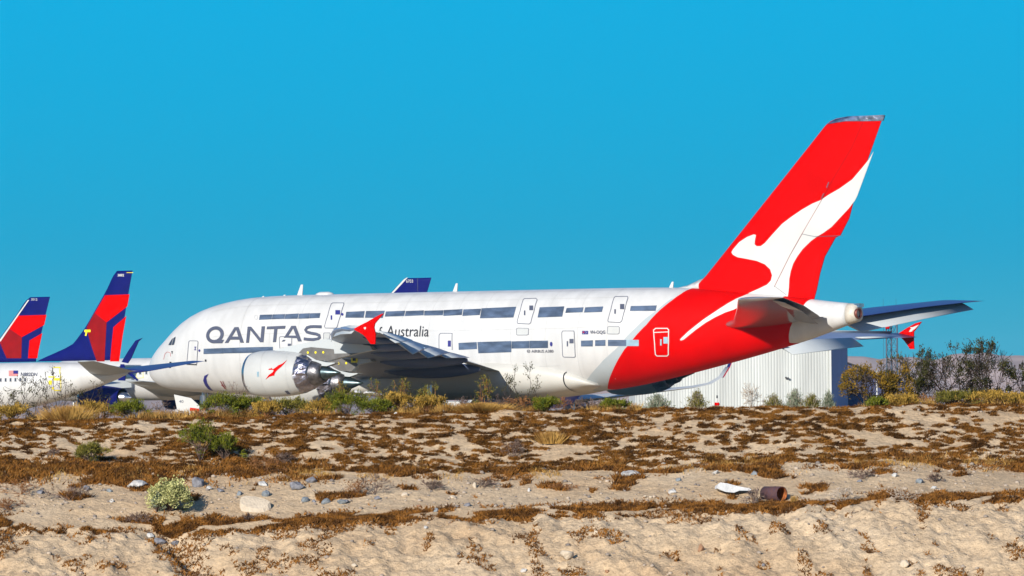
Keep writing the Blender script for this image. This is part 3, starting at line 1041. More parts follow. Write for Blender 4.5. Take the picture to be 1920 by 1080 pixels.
# =================================================================== OTHER AIRLINERS
class Hull:
    def __init__(s, fr, L, r, zb, name, label, up0, mt=None):
        s.fr, s.Len = fr, L
        h = r * 2.06
        zt = zb + h
        s.zt = pchip([0, .3, 1, 2.2, 4, 6.5, L - 10, L - 5, L - .6, L], [zb + h * .42, zb + h * .54, zb + h * .66, zb + h * .8, zb + h * .97, zt, zt, zt - .02 * h, zt - .12 * h, zt - .2 * h])
        s.zb = pchip([0, .3, 1, 2.2, 5, L - up0, L - up0 * .7, L - up0 * .35, L - .6, L], [zb + h * .42, zb + h * .30, zb + h * .18, zb + h * .07, zb, zb, zb + h * .12, zb + h * .38, zb + h * .66, zb + h * .72])
        s.w = pchip([0, .3, 1, 2.2, 5, L - up0 * .8, L - up0 * .4, L - 1, L], [.02, r * .35, r * .6, r * .82, r, r, r * .72, r * .25, r * .12])
        s.o = fr.root(name)
        tag(s.o, label, 'airliner')
        n = 28
        rings = []
        for x in [0, .1, .3, .6, 1, 1.5, 2.2, 3, 4, 5, 6.5] + list(np.arange(8, L - up0, 2.5)) + list(np.linspace(L - up0, L, 14)):
            rings.append([s.surf(x, math.pi * k / n, 0, -1) for k in range(n + 1)] + [s.surf(x, math.pi * (n - k) / n, 0, 1) for k in range(1, n)])
        s.body = mk('fuselage', *loft(rings), mt or M['white'], s.o, True)

    def dims(s, x):
        zt, zb, w = s.zt(x), s.zb(x), s.w(x)
        return zt, zb, (zt + zb) / 2, w

    def surf(s, x, t, off=0., side=-1):
        zt, zb, zc, w = s.dims(x)
        return (x, side * (w + off) * math.sin(t), zc + ((zt - zb) / 2 + off) * math.cos(t))

    def S(s, u, v):
        y = -1.5
        for _ in range(14):
            x, z = s.fr.L(u, v, y)
            x = max(0, min(s.Len, x))
            zt, zb, zc, w = s.dims(x)
            t = math.acos(max(-1, min(1, (z - zc) / ((zt - zb) / 2))))
            y = .5 * y - .5 * w * math.sin(t)
        return x, t

    def decal(s, pix, name, mt, off=.02, step=6., parent=None, split=False):
        return patch([[s.S(*p) for p in (dens(P, step) if len(P) > 3 else P)] for P in pix], lambda x, t: s.surf(x, t, off, -1), .6, .2, name, mt, parent or s.o, True, split)

    def wing(s, secs, name, mt, side):
        return surface(secs, name, mt, s.o, side, 8)

    def fin(s, pix, y0=0., tc=.09, mt=None, name='tail_fin'):
        """upright fin from a traced outline: LE points and TE points given bottom to top"""
        le, te = [[s.fr.L(*p, 0) for p in Q_] for Q_ in pix]
        zl, zt_ = [p[1] for p in le], [p[1] for p in te]
        top = min(zl[-1], zt_[-1])
        s.fle = pchip(zl, [p[0] for p in le])
        s.fte = pchip(zt_, [p[0] for p in te])
        rings = []
        s.tc = tc
        for z in np.linspace(max(zl[0], 0), top, 22):
            a, b = s.fle(z), s.fte(z)
            rings.append([(a + f * (b - a), h * min(b - a, 6) * tc, z) for f, h in FO])
        s.finob = mk(name, *loft(rings), mt or M['dblue'], s.o, True)
        return s.finob

    def fmap(s, off):
        def g(x, z):
            a, b = s.fle(z), s.fte(z)
            f = max(0., min(1., (x - a) / (b - a)))
            return (x, -(5 * (.2969 * math.sqrt(f) - .126 * f - .3516 * f * f + .2843 * f ** 3 - .1036 * f ** 4) * min(b - a, 6) * s.tc + off), z)
        return g

    def findecal(s, pix, name, mt, off=.02, dn=True, split=False):
        return patch([[s.fr.L(*p, -.15) for p in (dens(P, 8) if dn else P)] for P in pix], s.fmap(off), 1., 1., name, mt, s.finob, True, split)

    def engine(s, y, x0, zc, r, L, mt):
        e = MB()
        e.lathe([(.4, r * .72), (.05, r * .82), (0, r * .88), (.15, r * .95), (L * .3, r), (L * .6, r * .97), (L, r * .78), (L - .02, r * .7)], (x0, y, zc), 28)
        o = e.build('engine', mt, s.o, True)
        e = MB()
        e.lathe([(0, r * .885), (.02, r * .92), (.16, r * .96), (.17, r * .965)], (x0 - .01, y, zc), 28)
        e.build('intake_lip', M['metal'], o, True)
        e = MB()
        e.lathe([(.5, .03), (.5, r * .78), (.3, r * .75)], (x0, y, zc), 24)
        e.build('fan_face', M['dark'], o, True)
        e = MB()
        e.lathe([(L - .2, r * .5), (L + .5, r * .4), (L + .6, r * .3), (L + 1.1, .04)], (x0, y, zc), 24)
        e.build('core_nozzle', M['metal'], o, True)
        p = MB()
        p.add(*loft([[(x0 + a, y - .15, zc + b), (x0 + a, y + .15, zc + b), (x0 + a, y + .15, zc + c), (x0 + a, y - .15, zc + c)] for a, b, c in ((L * .35, r * .95, r * 1.05), (L * .7, r * .7, r * 1.4), (L + 1.2, r * .8, r * 1.5))]))
        p.build('pylon', M['wing'], o)
        return o

    def gear(s, x, y, r=.55):
        g = MB()
        g.tube((x, y, r), (x, y, s.zb(x) + .4), .12, .12, 8)
        o = g.build('landing_gear', M['metal'], s.o)
        for q in (-.35, .35):
            w = MB()
            w.tube((x, y + q - .17, r), (x, y + q + .17, r), r, r, 18)
            w.build('wheel', M['tyre'], o)


def mkframe(u, v, Y, ref, th, y=0.):
    """frame whose local point (ref, y) projects to column u at depth Y of that point"""
    da, _ = unroll(u, v)
    c, s = math.cos(th), math.sin(th)
    return Frame(th, ref, da / F * Y - y * s, Y - y * c)


def winglets(h, side, pix, y, mt=None, name='winglet', lean=0.):
    for P in pix:
        pts = [h.fr.L(*p, y) for p in P]
        n = len(pts)
        z0 = min(p[1] for p in pts)
        V = [(a, y - .05 + side * lean * (b - z0), b) for a, b in pts] + [(a, y + .05 + side * lean * (b - z0), b) for a, b in pts]
        Fc = [tuple(range(n)), tuple(range(n, 2 * n))[::-1]] + [(i, (i + 1) % n, n + (i + 1) % n, n + i) for i in range(n)]
        mk(name, V, Fc, mt or M['dblue'], h.o)


# ---- nearest twin-jet at the left edge
frA = mkframe(237, 697, 546, 41.2, .62)
hA = Hull(frA, 41.2, 1.9, 1.36, 'twin_jet_airliner', 'white airliner with registration N882DN and a tall blue and red tail', 12.5)
hA.fin([z1([(245, 712), (330, 672), (400, 642), (465, 610), (490, 595), (530, 545), (570, 490), (640, 370), (720, 228), (785, 105), (792, 99)]),
        z1([(791, 730), (798, 700), (818, 560), (852, 345), (867, 255), (895, 98)])], tc=.07)
hA.findecal([z1([(705, 265), (868, 258), (853, 340), (718, 448), (636, 384)])], 'livery_panel', M['dred'])
hA.findecal([z1([(634, 384), (718, 448), (703, 712), (652, 712), (600, 545), (582, 482)])], 'livery_panel', M['ddred'])
hA.findecal([z1([(846, 402), (840, 410), (762, 480), (738, 712), (797, 712), (822, 535)])], 'livery_panel', M['dred'])
hA.findecal(text_polys('3882', (791 / 3.6, 480 + 121 / 3.6, 834 / 3.6, 480 + 138 / 3.6), 0, .02), 'fleet_number', M['swoosh'], .03, False, True)
hA.findecal([z1(P) for P in (rect(850, 110, 893, 114), rect(568, 497, 612, 514), [(578, 514), (590, 514), (584, 540), (574, 538)])], 'tape_mark', M['yellow'], .03, True, True)
hA.decal(text_polys('N882DN', (140 / 3.6, 480 + 788 / 3.6, 251 / 3.6, 480 + 812 / 3.6), 1., .022), 'registration_letter', M['letter'], .03, 50, None, True)
o = hA.decal([z1(rect(60, 776, 122, 814))], 'flag', M['swoosh'], .02)
hA.decal([z1(rect(60, 776 + 6.2 * k, 122, 779.2 + 6.2 * k)) for k in range(6)], 'flag_stripe', M['dred'], .03, 6, o, True)
hA.decal([z1(rect(92, 775, 123, 796))], 'flag_canton', M['navy'], .04, 6, o)
for k in range(6):
    o = hA.decal([z1(rect(-2 + 33 * k, 823 - k * .6, 14 + 33 * k, 852 - k * .6))], 'cabin_window', M['faint'], .02)
    hA.decal([z1(rect(1 + 33 * k, 827 - k * .6, 11 + 33 * k, 848 - k * .6))], 'window_pane', M['glass'], .03, 6, o)
hA.decal([z1(P) for P in (rect(360, 750, 410, 756), rect(404, 757, 409, 800), rect(328, 812, 372, 821), rect(362, 824, 404, 840), rect(330, 840, 350, 868), rect(352, 884, 364, 900), rect(364, 903, 412, 909), rect(410, 806, 414, 900))], 'yellow_tape', M['yellow'], .03, 6, None, True)
patch([[(5, 2.6), (29.5, 2.6), (31.5, math.pi), (5, math.pi)]], lambda x, t: hA.surf(x, t, .02, -1), .6, .2, 'belly_stripe', M['dblue'], hA.o)
tl, zt_ = frA.L(142, 678, -7.17)
rl, zr_ = frA.L(166, 697, -1.0)
for sd in (-1, 1):
    hA.wing([(.6, rl - .6, rl + 4.6, zr_ - .1, zr_, .1), (1.0, rl, rl + 4.7, zr_, zr_, .1), (7.0, tl, tl + 1.75, zt_, zt_ + .02, .09), (7.2, tl + .3, tl + 1.8, zt_ + .02, zt_ + .03, .05)], 'horizontal_stabilizer', M['wing'] if sd < 0 else M['stab_shade'], sd)
for sd in (-1, 1):
    hA.wing([(1.2, 14.5, 22.2, 2.2, 2.1, .12), (5.8, 17.5, 22.6, 2.6, 2.5, .11), (17.2, 25.2, 26.9, 3.7, 3.65, .1)], 'wing', M['wing'], sd)
    hA.engine(sd * 4.85, 12.5, 1.45, 1.0, 3.4, M['dblue'])
    hA.gear(20.5, sd * 2.8)
hA.gear(4.5, 0, .4)

# ---- second tail at the far left
frB = mkframe(88, 690, 640, 39., .62)
hB = Hull(frB, 39., 2.0, 1.6, 'twin_jet_airliner', 'airliner cut off at the far left, shorter blue and red tail numbered 3012', 12)
hB.fin([z1([(-135, 720), (-70, 660), (-10, 570), (60, 470), (120, 385), (180, 297), (205, 277)]), z1([(244, 700), (250, 655), (280, 518), (308, 397), (338, 275)])], tc=.07)
hB.findecal([z1([(112, 403), (308, 397), (293, 465), (148, 548), (62, 490)])], 'livery_panel', M['dred'])
hB.findecal([z1([(60, 490), (148, 548), (143, 690), (48, 690), (0, 585), (-5, 575)])], 'livery_panel', M['ddred'])
hB.findecal([z1([(280, 520), (197, 570), (186, 690), (247, 690), (252, 650)])], 'livery_panel', M['dred'])
hB.findecal(text_polys('3012', (209 / 3.6, 480 + 285 / 3.6, 250 / 3.6, 480 + 301 / 3.6)), 'fleet_number', M['swoosh'], .03, False, True)
hB.findecal([z1([(-12, 577), (60, 476), (120, 390), (186, 297), (196, 297), (130, 392), (70, 480), (5, 577)])], 'leading_edge', M['swoosh'], .035)
for sd in (-1, 1):
    hB.wing([(.8, 34, 38, 5.0, 5.0, .1), (6.2, 37.5, 39.6, 5.5, 5.5, .09)], 'horizontal_stabilizer', M['wing'], sd)
    hB.wing([(1.2, 14, 21.5, 2.5, 2.4, .12), (17, 24, 25.8, 4, 3.9, .1)], 'wing', M['wing'], sd)
    hB.engine(sd * 5.7, 12, 1.8, 1.1, 3.4, M['dblue'])
    hB.gear(20, sd * 3)
hB.gear(4.5, 0, .4)

# ---- long airliner behind the jumbo's nose; its blue fin rises over the jumbo's roof
frC = mkframe(795, 690, 638, 46.5, .60)
hC = Hull(frC, 46.5, 1.98, 2.45, 'long_airliner', 'airliner behind the jumbo, its blue tail tip numbered 6703 showing above the jumbo roof', 13)
hC.fin([z4([(60, 560), (357, 192), (400, 145), (440, 105), (458, 86), (472, 78)]), z4([(545, 560), (600, 250), (622, 180), (652, 79)])], tc=.07)
hC.findecal([z4([(357, 192), (445, 94), (470, 79), (478, 79), (400, 165), (374, 192)])], 'leading_edge', M['swoosh'], .02)
hC.findecal(text_polys('6703', (640 + 468 / 3.856, 500 + 93 / 3.857, 640 + 518 / 3.856, 500 + 116 / 3.857)), 'fleet_number', M['swoosh'], .03, False, True)
hC.findecal([z4(rect(549, 80, 551.5, 180))], 'hinge_line', M['letter'], .03)
for cx, w in ((878, 22), (947, 22), (989, 20), (1030, 20)):
    o = hC.decal([z1(rect(cx - w / 2, 770, cx + w / 2, 802))], 'cabin_window', M['white2'], .03)
    hC.decal([z1(rect(cx - w / 2 + 5, 775, cx + w / 2 - 5, 798))], 'window_pane', M['glass'], .045, 6, o)
M['pyel'] = mat('pale_yellow_paint', (.62, .56, .22), .5)
for cx in (875, 947):
    hC.decal(strokes(z1([(cx - 22, 750), (cx + 22, 750), (cx + 22, 820), (cx - 22, 825)]), 1.2, True), 'exit_outline', M['pyel'], .04, 20)
tl, zt_ = frC.L(236, 714, -18.6)
for sd in (-1, 1):
    hC.wing([(1.0, tl - 10.5, tl - 1.6, 3.35, 3.2, .13), (6.5, tl - 7.4, tl - 1.0, 3.8, 3.7, .12), (18.6, tl, tl + 2.0, zt_, zt_ - .05, .1)], 'wing', M['wing'], sd)
    en = hC.engine(sd * 6.6, frC.L(158, 742, -6.6)[0], 2.72, 1.2, 4.6, M['dblue'])
    hC.gear(tl - 2.5, sd * 3.7)
    hC.wing([(.8, 40.5, 45, 6., 6., .1), (7.4, 44.8, 46.8, 6.6, 6.6, .09)], 'horizontal_stabilizer', M['wing'], sd)
hC.gear(5, 0, .4)
winglets(hC, -1, [z1([(800, 840), (845, 842), (850, 780), (838, 730), (815, 730)]), z1([(822, 716), (864, 724), (886, 690), (935, 578), (962, 553), (916, 571), (868, 640)]), z1([(845, 778), (866, 768), (934, 836), (925, 842)])], -18.65)
for P in hC.o.children:
    if P.name.startswith('winglet') and len(P.data.vertices) < 10: P['label'] = 'lower blade of the split winglet'

# ---- blue-bellied airliner beyond the jumbo, seen tail-on under its rear fuselage
frD = mkframe(1018, 740, 640, 20., R(78))
hD = Hull(frD, 38., 1.9, 1.3, 'distant_airliner', 'blue-bellied airliner beyond the jumbo, its curved winglet showing under the red tail', 12, M['bblue'])
for sd in (-1, 1):
    hD.wing([(1.2, 14.5, 22.2, 2.0, 1.95, .12), (5.8, 17.5, 22.6, 2.35, 2.3, .11), (13.6, 22.6, 24.8, 3.2, 3.15, .1), (15.0, 23.5, 25.3, 3.5, 3.45, .09), (15.9, 24.2, 25.8, 4.1, 4.05, .08), (16.4, 24.9, 26.2, 5.0, 4.95, .07)], 'wing', M['white2'], sd)
    hD.engine(sd * 4.85, 11.5, 1.5, 1.02, 3.4, M['white2'])
    hD.gear(20.5, sd * 2.8)
    hD.wing([(.8, 33, 37, 4.2, 4.2, .1), (6.8, 36.3, 38, 4.8, 4.8, .09)], 'horizontal_stabilizer', M['wing'], sd)
    wl_ = surface([(15.93, 24.9, 26.0, 4.1, 4.05, .13), (16.43, 25.3, 26.4, 5.0, 4.95, .12), (16.75, 25.8, 26.6, 5.9, 5.85, .1)], 'winglet', M['dblue'], hD.o, sd, 6)
    surface([(15.96, 25.7, 26.15, 4.08, 4.05, .3), (16.46, 26.1, 26.5, 5.0, 4.95, .3), (16.78, 26.4, 26.7, 5.9, 5.85, .2)], 'winglet_edge', M['dred'], wl_, sd, 6)
fz = MB()
fz.add(*loft([[(a + f * (b - a), hh * (b - a) * .08, z) for f, hh in FO] for a, b, z in ((28.5, 36.5, 5.0), (32, 37, 8.0), (34.4, 37.4, 10.6))]))
fz.build('tail_fin', M['bblue'], hD.o, True)
hD.gear(4.5, 0, .4)

# =================================================================== BUILDINGS
# hangar: corrugated pale front, side wall with its shade put into the colour
def corr(mb, p0, p1, z0, z1a, z1b, pitch, depth):
    """corrugated wall from p0 to p1, height from z1a to z1b"""
    dx, dy = p1[0] - p0[0], p1[1] - p0[1]
    l = math.hypot(dx, dy)
    nx, ny = dy / l, -dx / l
    n = int(l / pitch)
    V, Fc = [], []
    for i in range(n):
        for f, d in ((0, 0), (.55, 0), (.65, -depth), (.9, -depth)):
            t = (i + f) / n
            zt = z1a + (z1b - z1a) * t
            x, y = p0[0] + dx * t + nx * d, p0[1] + dy * t + ny * d
            V += [(x, y, z0), (x, y, zt)]
    for k in range(len(V) // 2 - 1): Fc.append((2 * k, 2 * k + 2, 2 * k + 3, 2 * k + 1))
    mb.add(V, Fc)


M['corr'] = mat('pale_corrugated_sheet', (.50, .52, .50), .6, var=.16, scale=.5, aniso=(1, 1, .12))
M['corr_shade'] = mat('shaded_side_sheet', (.16, .20, .38), .6, var=.1, scale=.3)  # front sheeting darkened and blued to paint the wall's unlit side
M['roof'] = mat('grey_roof', (.20, .22, .26), .7)
YH_ = 760.
cx, zt1 = W(1555.5, 650, YH_)
cx2, zt2 = W(1589, 647, YH_ + 14)
lx, ztl = W(1190, 655, YH_ - 6)
hg = empty('hangar', (cx, YH_, 0))
tag(hg, 'large pale corrugated metal hangar with a side wall coloured dark blue for shade, under the jumbo tail', 'hangar')
mb = MB()
corr(mb, (lx - cx, -6), (0, 0), -.5, zt1 - .2, zt1, .33, .05)
mb.build('front_wall', M['corr'], hg)
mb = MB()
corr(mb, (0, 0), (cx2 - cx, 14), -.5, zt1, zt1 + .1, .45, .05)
mb.build('side_wall', M['corr_shade'], hg)
mb = MB()
mb.add([(lx - cx, -6.3, zt1 - .2), (.15, -.3, zt1), (cx2 - cx + .15, 14, zt1 + .1), (lx - cx, 34, zt1 + .3), (lx - cx, -6.3, zt1 - .05), (.15, -.3, zt1 + .15), (cx2 - cx + .15, 14, zt1 + .25), (lx - cx, 34, zt1 + .45)], [(0, 1, 2, 3), (4, 5, 6, 7), (0, 1, 5, 4), (1, 2, 6, 5), (2, 3, 7, 6), (3, 0, 4, 7)])
mb.build('roof', M['roof'], hg)
mb = MB()
mb.add([(cx2 - cx, 14, -.5), (lx - cx, 34, -.5), (lx - cx, 34, zt1 + .2), (cx2 - cx, 14, zt1 + .05), (lx - cx, -6, -.5), (lx - cx, -6, zt1 - .2)], [(0, 1, 2, 3), (1, 4, 5, 2)])
mb.build('rear_wall', M['corr'], hg)
mb = MB()
mb.box((.05, -.14, (zt1) / 2 - .3), (.22, .22, zt1 - .2))
mb.build('corner_trim', M['corr'], hg)
for k, (u, v) in enumerate([(1474, 708), (1478, 709)]):
    a, b = W(u, v, YH_ - 2)
    mb = MB()
    mb.box((a - cx, -1.6, b), (.18, .25, .18))
    mb.build('vent', M['dark'], hg)
# low annex
an = empty('annex_shed', (cx2 + 1, YH_ + 30, 0))
tag(an, 'low dark blue shed with a sloping roof behind the bushes right of the hangar', 'shed')
ax0, az0 = W(1589, 680, YH_ + 30)
ax1, az1 = W(1702, 722, YH_ + 30)
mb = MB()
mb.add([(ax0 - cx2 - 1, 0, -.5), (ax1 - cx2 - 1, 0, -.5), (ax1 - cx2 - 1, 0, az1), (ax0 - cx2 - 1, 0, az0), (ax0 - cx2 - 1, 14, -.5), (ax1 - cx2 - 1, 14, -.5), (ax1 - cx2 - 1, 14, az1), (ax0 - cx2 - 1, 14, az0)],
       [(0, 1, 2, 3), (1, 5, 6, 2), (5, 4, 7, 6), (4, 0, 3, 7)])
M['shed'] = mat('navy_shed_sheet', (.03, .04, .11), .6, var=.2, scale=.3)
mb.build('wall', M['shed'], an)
mb = MB()
mb.add([(ax0 - cx2 - 1.2, -.4, az0), (ax1 - cx2 - .7, -.4, az1), (ax1 - cx2 - .7, 14.4, az1), (ax0 - cx2 - 1.2, 14.4, az0), (ax0 - cx2 - 1.2, -.4, az0 + .15), (ax1 - cx2 - .7, -.4, az1 + .15), (ax1 - cx2 - .7, 14.4, az1 + .15), (ax0 - cx2 - 1.2, 14.4, az0 + .15)],
       [(0, 1, 2, 3), (4, 5, 6, 7), (0, 1, 5, 4), (1, 2, 6, 5), (2, 3, 7, 6), (3, 0, 4, 7)])
mb.build('roof', M['dark'], an)

# lattice tower
TY = 1300.
tx, tz = W(1671, 560, TY)
tw = empty('lattice_tower', (tx, TY, 0))
tag(tw, 'slim steel lattice tower with a red lamp, behind the bushes at right', 'tower')
legs = []
hw = (W(1681, 700, TY)[0] - W(1661, 700, TY)[0]) / 2
for a, b in ((-hw, -hw * .6), (hw, -hw * .6), (0, hw)):
    legs.append((a, b))
ttop = W(1671, 608, TY)[1]
M['steel'] = mat('tower_steel', (.035, .06, .10), .6)
for a, b in legs:
    mb = MB()
    mb.tube((a, b, 0), (a, b, ttop), .17, .15, 6)
    mb.build('leg', M['steel'], tw)
mb = MB()
n = 8
for k in range(n):
    za, zb = ttop * k / n, ttop * (k + 1) / n
    for i in range(3):
        p, q = legs[i], legs[(i + 1) % 3]
        mb.tube((*p, zb), (*q, zb), .05, n=4)
        mb.tube((*p, za), (*q, zb), .05, n=4)
        mb.tube((*q, za), (*p, zb), .05, n=4)
mb.build('bracing', M['steel'], tw)
for k, (a, hgt) in enumerate(((-hw * 1.5, W(1655, 560, TY)[1]), (hw * .9, W(1680, 560, TY)[1]))):
    mb = MB()
    mb.tube((a, 0, 0 if k == 0 else ttop), (a, 0, hgt), .05, .025, 5)
    mb.build('whip_antenna', M['steel'], tw)
mb = MB()
a, b = W(1663.5, 612, TY)
mb.lathe([(-.4, .01), (-.4, .5), (.3, .55), (.45, .1)], (a - tx, -hw, b), 12)
mb.build('red_lamp', M['dred'], tw)
# white pole in front of the shed
px_, pz = W(1644, 698, 740)
mb = MB()
mb.tube((0, 0, 0), (0, 0, pz), .09, .07, 8)
mb.tube((0, 0, pz), (0, 0, pz + .25), .14, .05, 8)
o = mb.build('white_pole', M['white'])
o.location = (px_, 740, 0)
tag(o, 'thin white pole in front of the dark shed, seen through the bushes', 'pole')
# red and white marker
mx_, mz = W(1344.5, 741, 230)
mk_ = empty('marker_post', (mx_, 230, 0))
tag(mk_, 'small red and white marker post in front of the pale hangar wall', 'marker post')
mb = MB(); mb.tube((0, 0, 0), (0, 0, mz - .1), .028, n=8); mb.build('post', M['swoosh'], mk_)
mb = MB(); mb.lathe([(-.09, .01), (-.09, .055), (.05, .06), (.09, .01)], (0, 0, mz - .3), 10); mb.build('red_collar', M['dred'], mk_)
mb = MB(); mb.tube((0, 0, mz - .1), (0, 0, mz), .03, .02, 8); mb.build('cap', M['black'], mk_)
print('part2 done')
#PART3

# =================================================================== TERRAIN
def hsh(ix, iy, seed):
    n = (ix.astype(np.int64) * 374761393 + iy.astype(np.int64) * 668265263 + seed * 974634533) & 0xffffffff
    n = ((n ^ (n >> 13)) * 1274126177) & 0xffffffff
    return ((n ^ (n >> 16)) & 0xffff) / 65535.


def vn(x, y, seed=0):
    ix, iy = np.floor(x), np.floor(y)
    fx, fy = x - ix, y - iy
    fx, fy = fx * fx * (3 - 2 * fx), fy * fy * (3 - 2 * fy)
    a, b = hsh(ix, iy, seed), hsh(ix + 1, iy, seed)
    c, d = hsh(ix, iy + 1, seed), hsh(ix + 1, iy + 1, seed)
    return (a + (b - a) * fx) * (1 - fy) + (c + (d - c) * fx) * fy


def fbm(x, y, seed=0, o=4):
    s, a, t = 0, .5, 0
    for k in range(o):
        s = s + a * vn(x * 2 ** k + 17.3 * k, y * 2 ** k - 9.1 * k, seed + k)
        t += a
        a *= .5
    return s / t


CR_Y, BS_Y, LP_Y, BK_Y = 147.8, 143.7, 140., 134.8      # crest, foot of upper slope, lip of bench, foot of lower bank


def line(pts, Y):
    us = [p[0] for p in pts]
    xs, zs = [], []
    for u, v in pts:
        x, z = W(u, v, Y)
        xs.append(x)
        zs.append(z)
    return np.array(xs), np.array(zs)


crx, crz = line([(-900, 788), (0, 789), (300, 787), (480, 784), (640, 779), (960, 773), (1280, 767), (1600, 764), (1920, 761), (2800, 758)], CR_Y)
bsx, bsz = line([(-900, 890), (0, 884), (300, 884), (560, 884), (800, 886), (1100, 878), (1280, 872), (1500, 866), (1700, 866), (1920, 872), (2800, 880)], BS_Y)
lpx, lpz = line([(-900, 985), (0, 984), (200, 988), (420, 991), (640, 977), (900, 966), (1280, 957), (1420, 954), (1500, 948), (1700, 938), (1920, 931), (2800, 930)], LP_Y)


def gz(x, y, detail=True):
    x = np.asarray(x, dtype=float)
    y = np.asarray(y, dtype=float)
    x, y = np.broadcast_arrays(x, y)
    w = (fbm(x * .22, y * 0 + 3.3, 5) - .5) * 1.2
    k = x / y
    zc = np.interp(k * CR_Y, crx, crz)
    zb = np.interp(k * BS_Y, bsx, bsz)
    zl = np.interp(k * LP_Y, lpx, lpz)
    cy, by, ly, fy = CR_Y + w * .5, BS_Y + w * .6, LP_Y + w * .5 * (1 - 0), BK_Y + w * .5
    out = np.zeros_like(x)
    z_low = -3.3
    sm = lambda t: t * t * (3 - 2 * t)
    t5 = np.clip((y - cy) / 7., 0, 1)
    A5 = zc + (0 - zc) * sm(t5)
    t4 = np.clip((y - by) / (cy - by), 0, 1)
    A4 = zb + (zc - zb) * (t4 * .75 + .25 * sm(t4))
    t3 = np.clip((y - ly) / (by - ly), 0, 1)
    A3 = zl + (zb - zl) * t3
    t2 = np.clip((y - fy) / (ly - fy), 0, 1)
    A2 = (zl - 1.75) + 1.75 * (t2 * .6 + .4 * np.sin(t2 * np.pi / 2))
    t1 = np.clip((y - (fy - 30)) / 30., 0, 1)
    A1 = z_low + (zl - 1.75 - z_low) * t1 ** 3
    out = np.where(y > cy, A5, np.where(y > by, A4, np.where(y > ly, A3, np.where(y > fy, A2, A1))))
    if detail:
        near = np.clip(1 - (np.abs(x) - 40) / 60, 0, 1)
        env4 = np.clip((y - by + .6) / 1., 0, 1) * np.clip((cy + 2 - y) / 2., 0, 1)
        env3 = np.clip((y - ly + .1) / .6, 0, 1) * np.clip((by + 1 - y) / 1., 0, 1)
        env2 = np.clip((ly + .25 - y) / .6, 0, 1) * np.clip((y - fy + 5) / 3., 0, 1)
        n4 = (fbm(x * .9 + y * .5, y * 1.1, 21, 5) - .5) * .16 + (fbm(x * 4.5, y * 5, 22, 3) - .5) * .07
        n3 = (fbm(x * .5, y * .7, 31, 4) - .5) * .16 + (fbm(x * 3, y * 3, 32, 3) - .5) * .06 + (fbm(x * 9, y * 9, 33, 2) - .5) * .02
        g = fbm(x * 1.1 + y * .25, y * .35, 41, 4)
        rid = -np.abs(g - .5) * 2
        n2 = (rid + .3) * .24 + (fbm(x * 2.6, y * 2.2, 42, 4) - .5) * .20 + (fbm(x * 5, y * 4, 44, 3) - .5) * .16 + (fbm(x * 12, y * 9, 43, 2) - .5) * .11
        out = out + near * (env4 * n4 + env3 * n3 + env2 * n2 * .8)
        # deep gully in the lower bank
        kx = x / y * F + 960
        gul = np.exp(-((kx - (300 + 30 * (140 - y))) / 40.) ** 2) * env2
        out = out - near * gul * .3
    return out


xs_ = np.concatenate([[-11000, -6000, -2500, -1000, -400, -150, -80, -50, -35, -24], np.arange(-17, 17.01, .06), [24, 35, 50, 80, 150, 400, 1000, 2500, 6000, 11000]])
ys_ = np.concatenate([[-2000, -300, -50, 0, 30, 60, 90, 110, 120, 126], np.arange(129, 152.5, .06), [153.5, 154, 155, 156, 157, 159, 165, 180, 200, 230, 260, 320, 420, 600, 900, 1500, 3000, 6000, 11500]])
GX, GY = np.meshgrid(xs_, ys_)
GZ = gz(GX, GY)
nx_, ny_ = len(xs_), len(ys_)
Vg = np.stack([GX.ravel(), GY.ravel(), GZ.ravel()], 1)
i0 = (np.arange(ny_ - 1)[:, None] * nx_ + np.arange(nx_ - 1)[None, :]).ravel()
Fg = np.stack([i0, i0 + 1, i0 + nx_ + 1, i0 + nx_], 1)

m, nt, b = nodes('desert_dirt')
N, Lk = nt.nodes, nt.links
b.inputs['Roughness'].default_value = .95
b.inputs['Specular IOR Level'].default_value = .1
t = N.new('ShaderNodeTexCoord')


def noise(sc, det=5, vec=None, w=None):
    n = N.new('ShaderNodeTexNoise')
    n.inputs['Scale'].default_value = sc
    n.inputs['Detail'].default_value = det
    n.inputs['Roughness'].default_value = .6
    Lk.new(vec or t.outputs['Object'], n.inputs['Vector'])
    return n.outputs[0]


def rampn(src, stops):
    r = N.new('ShaderNodeValToRGB')
    e = r.color_ramp.elements
    e[0].position, e[0].color = stops[0][0], (*stops[0][1], 1)
    e[1].position, e[1].color = stops[-1][0], (*stops[-1][1], 1)
    for p, c in stops[1:-1]:
        q = e.new(p)
        q.color = (*c, 1)
    Lk.new(src, r.inputs[0])
    return r.outputs[0]


def mixn(a, bb, fac, mode='MIX'):
    q = N.new('ShaderNodeMix')
    q.data_type = 'RGBA'
    q.blend_type = mode
    if isinstance(fac, float): q.inputs['Factor'].default_value = fac
    else: Lk.new(fac, q.inputs['Factor'])
    Lk.new(a, q.inputs['A'])
    Lk.new(bb, q.inputs['B'])
    return q.outputs['Result']


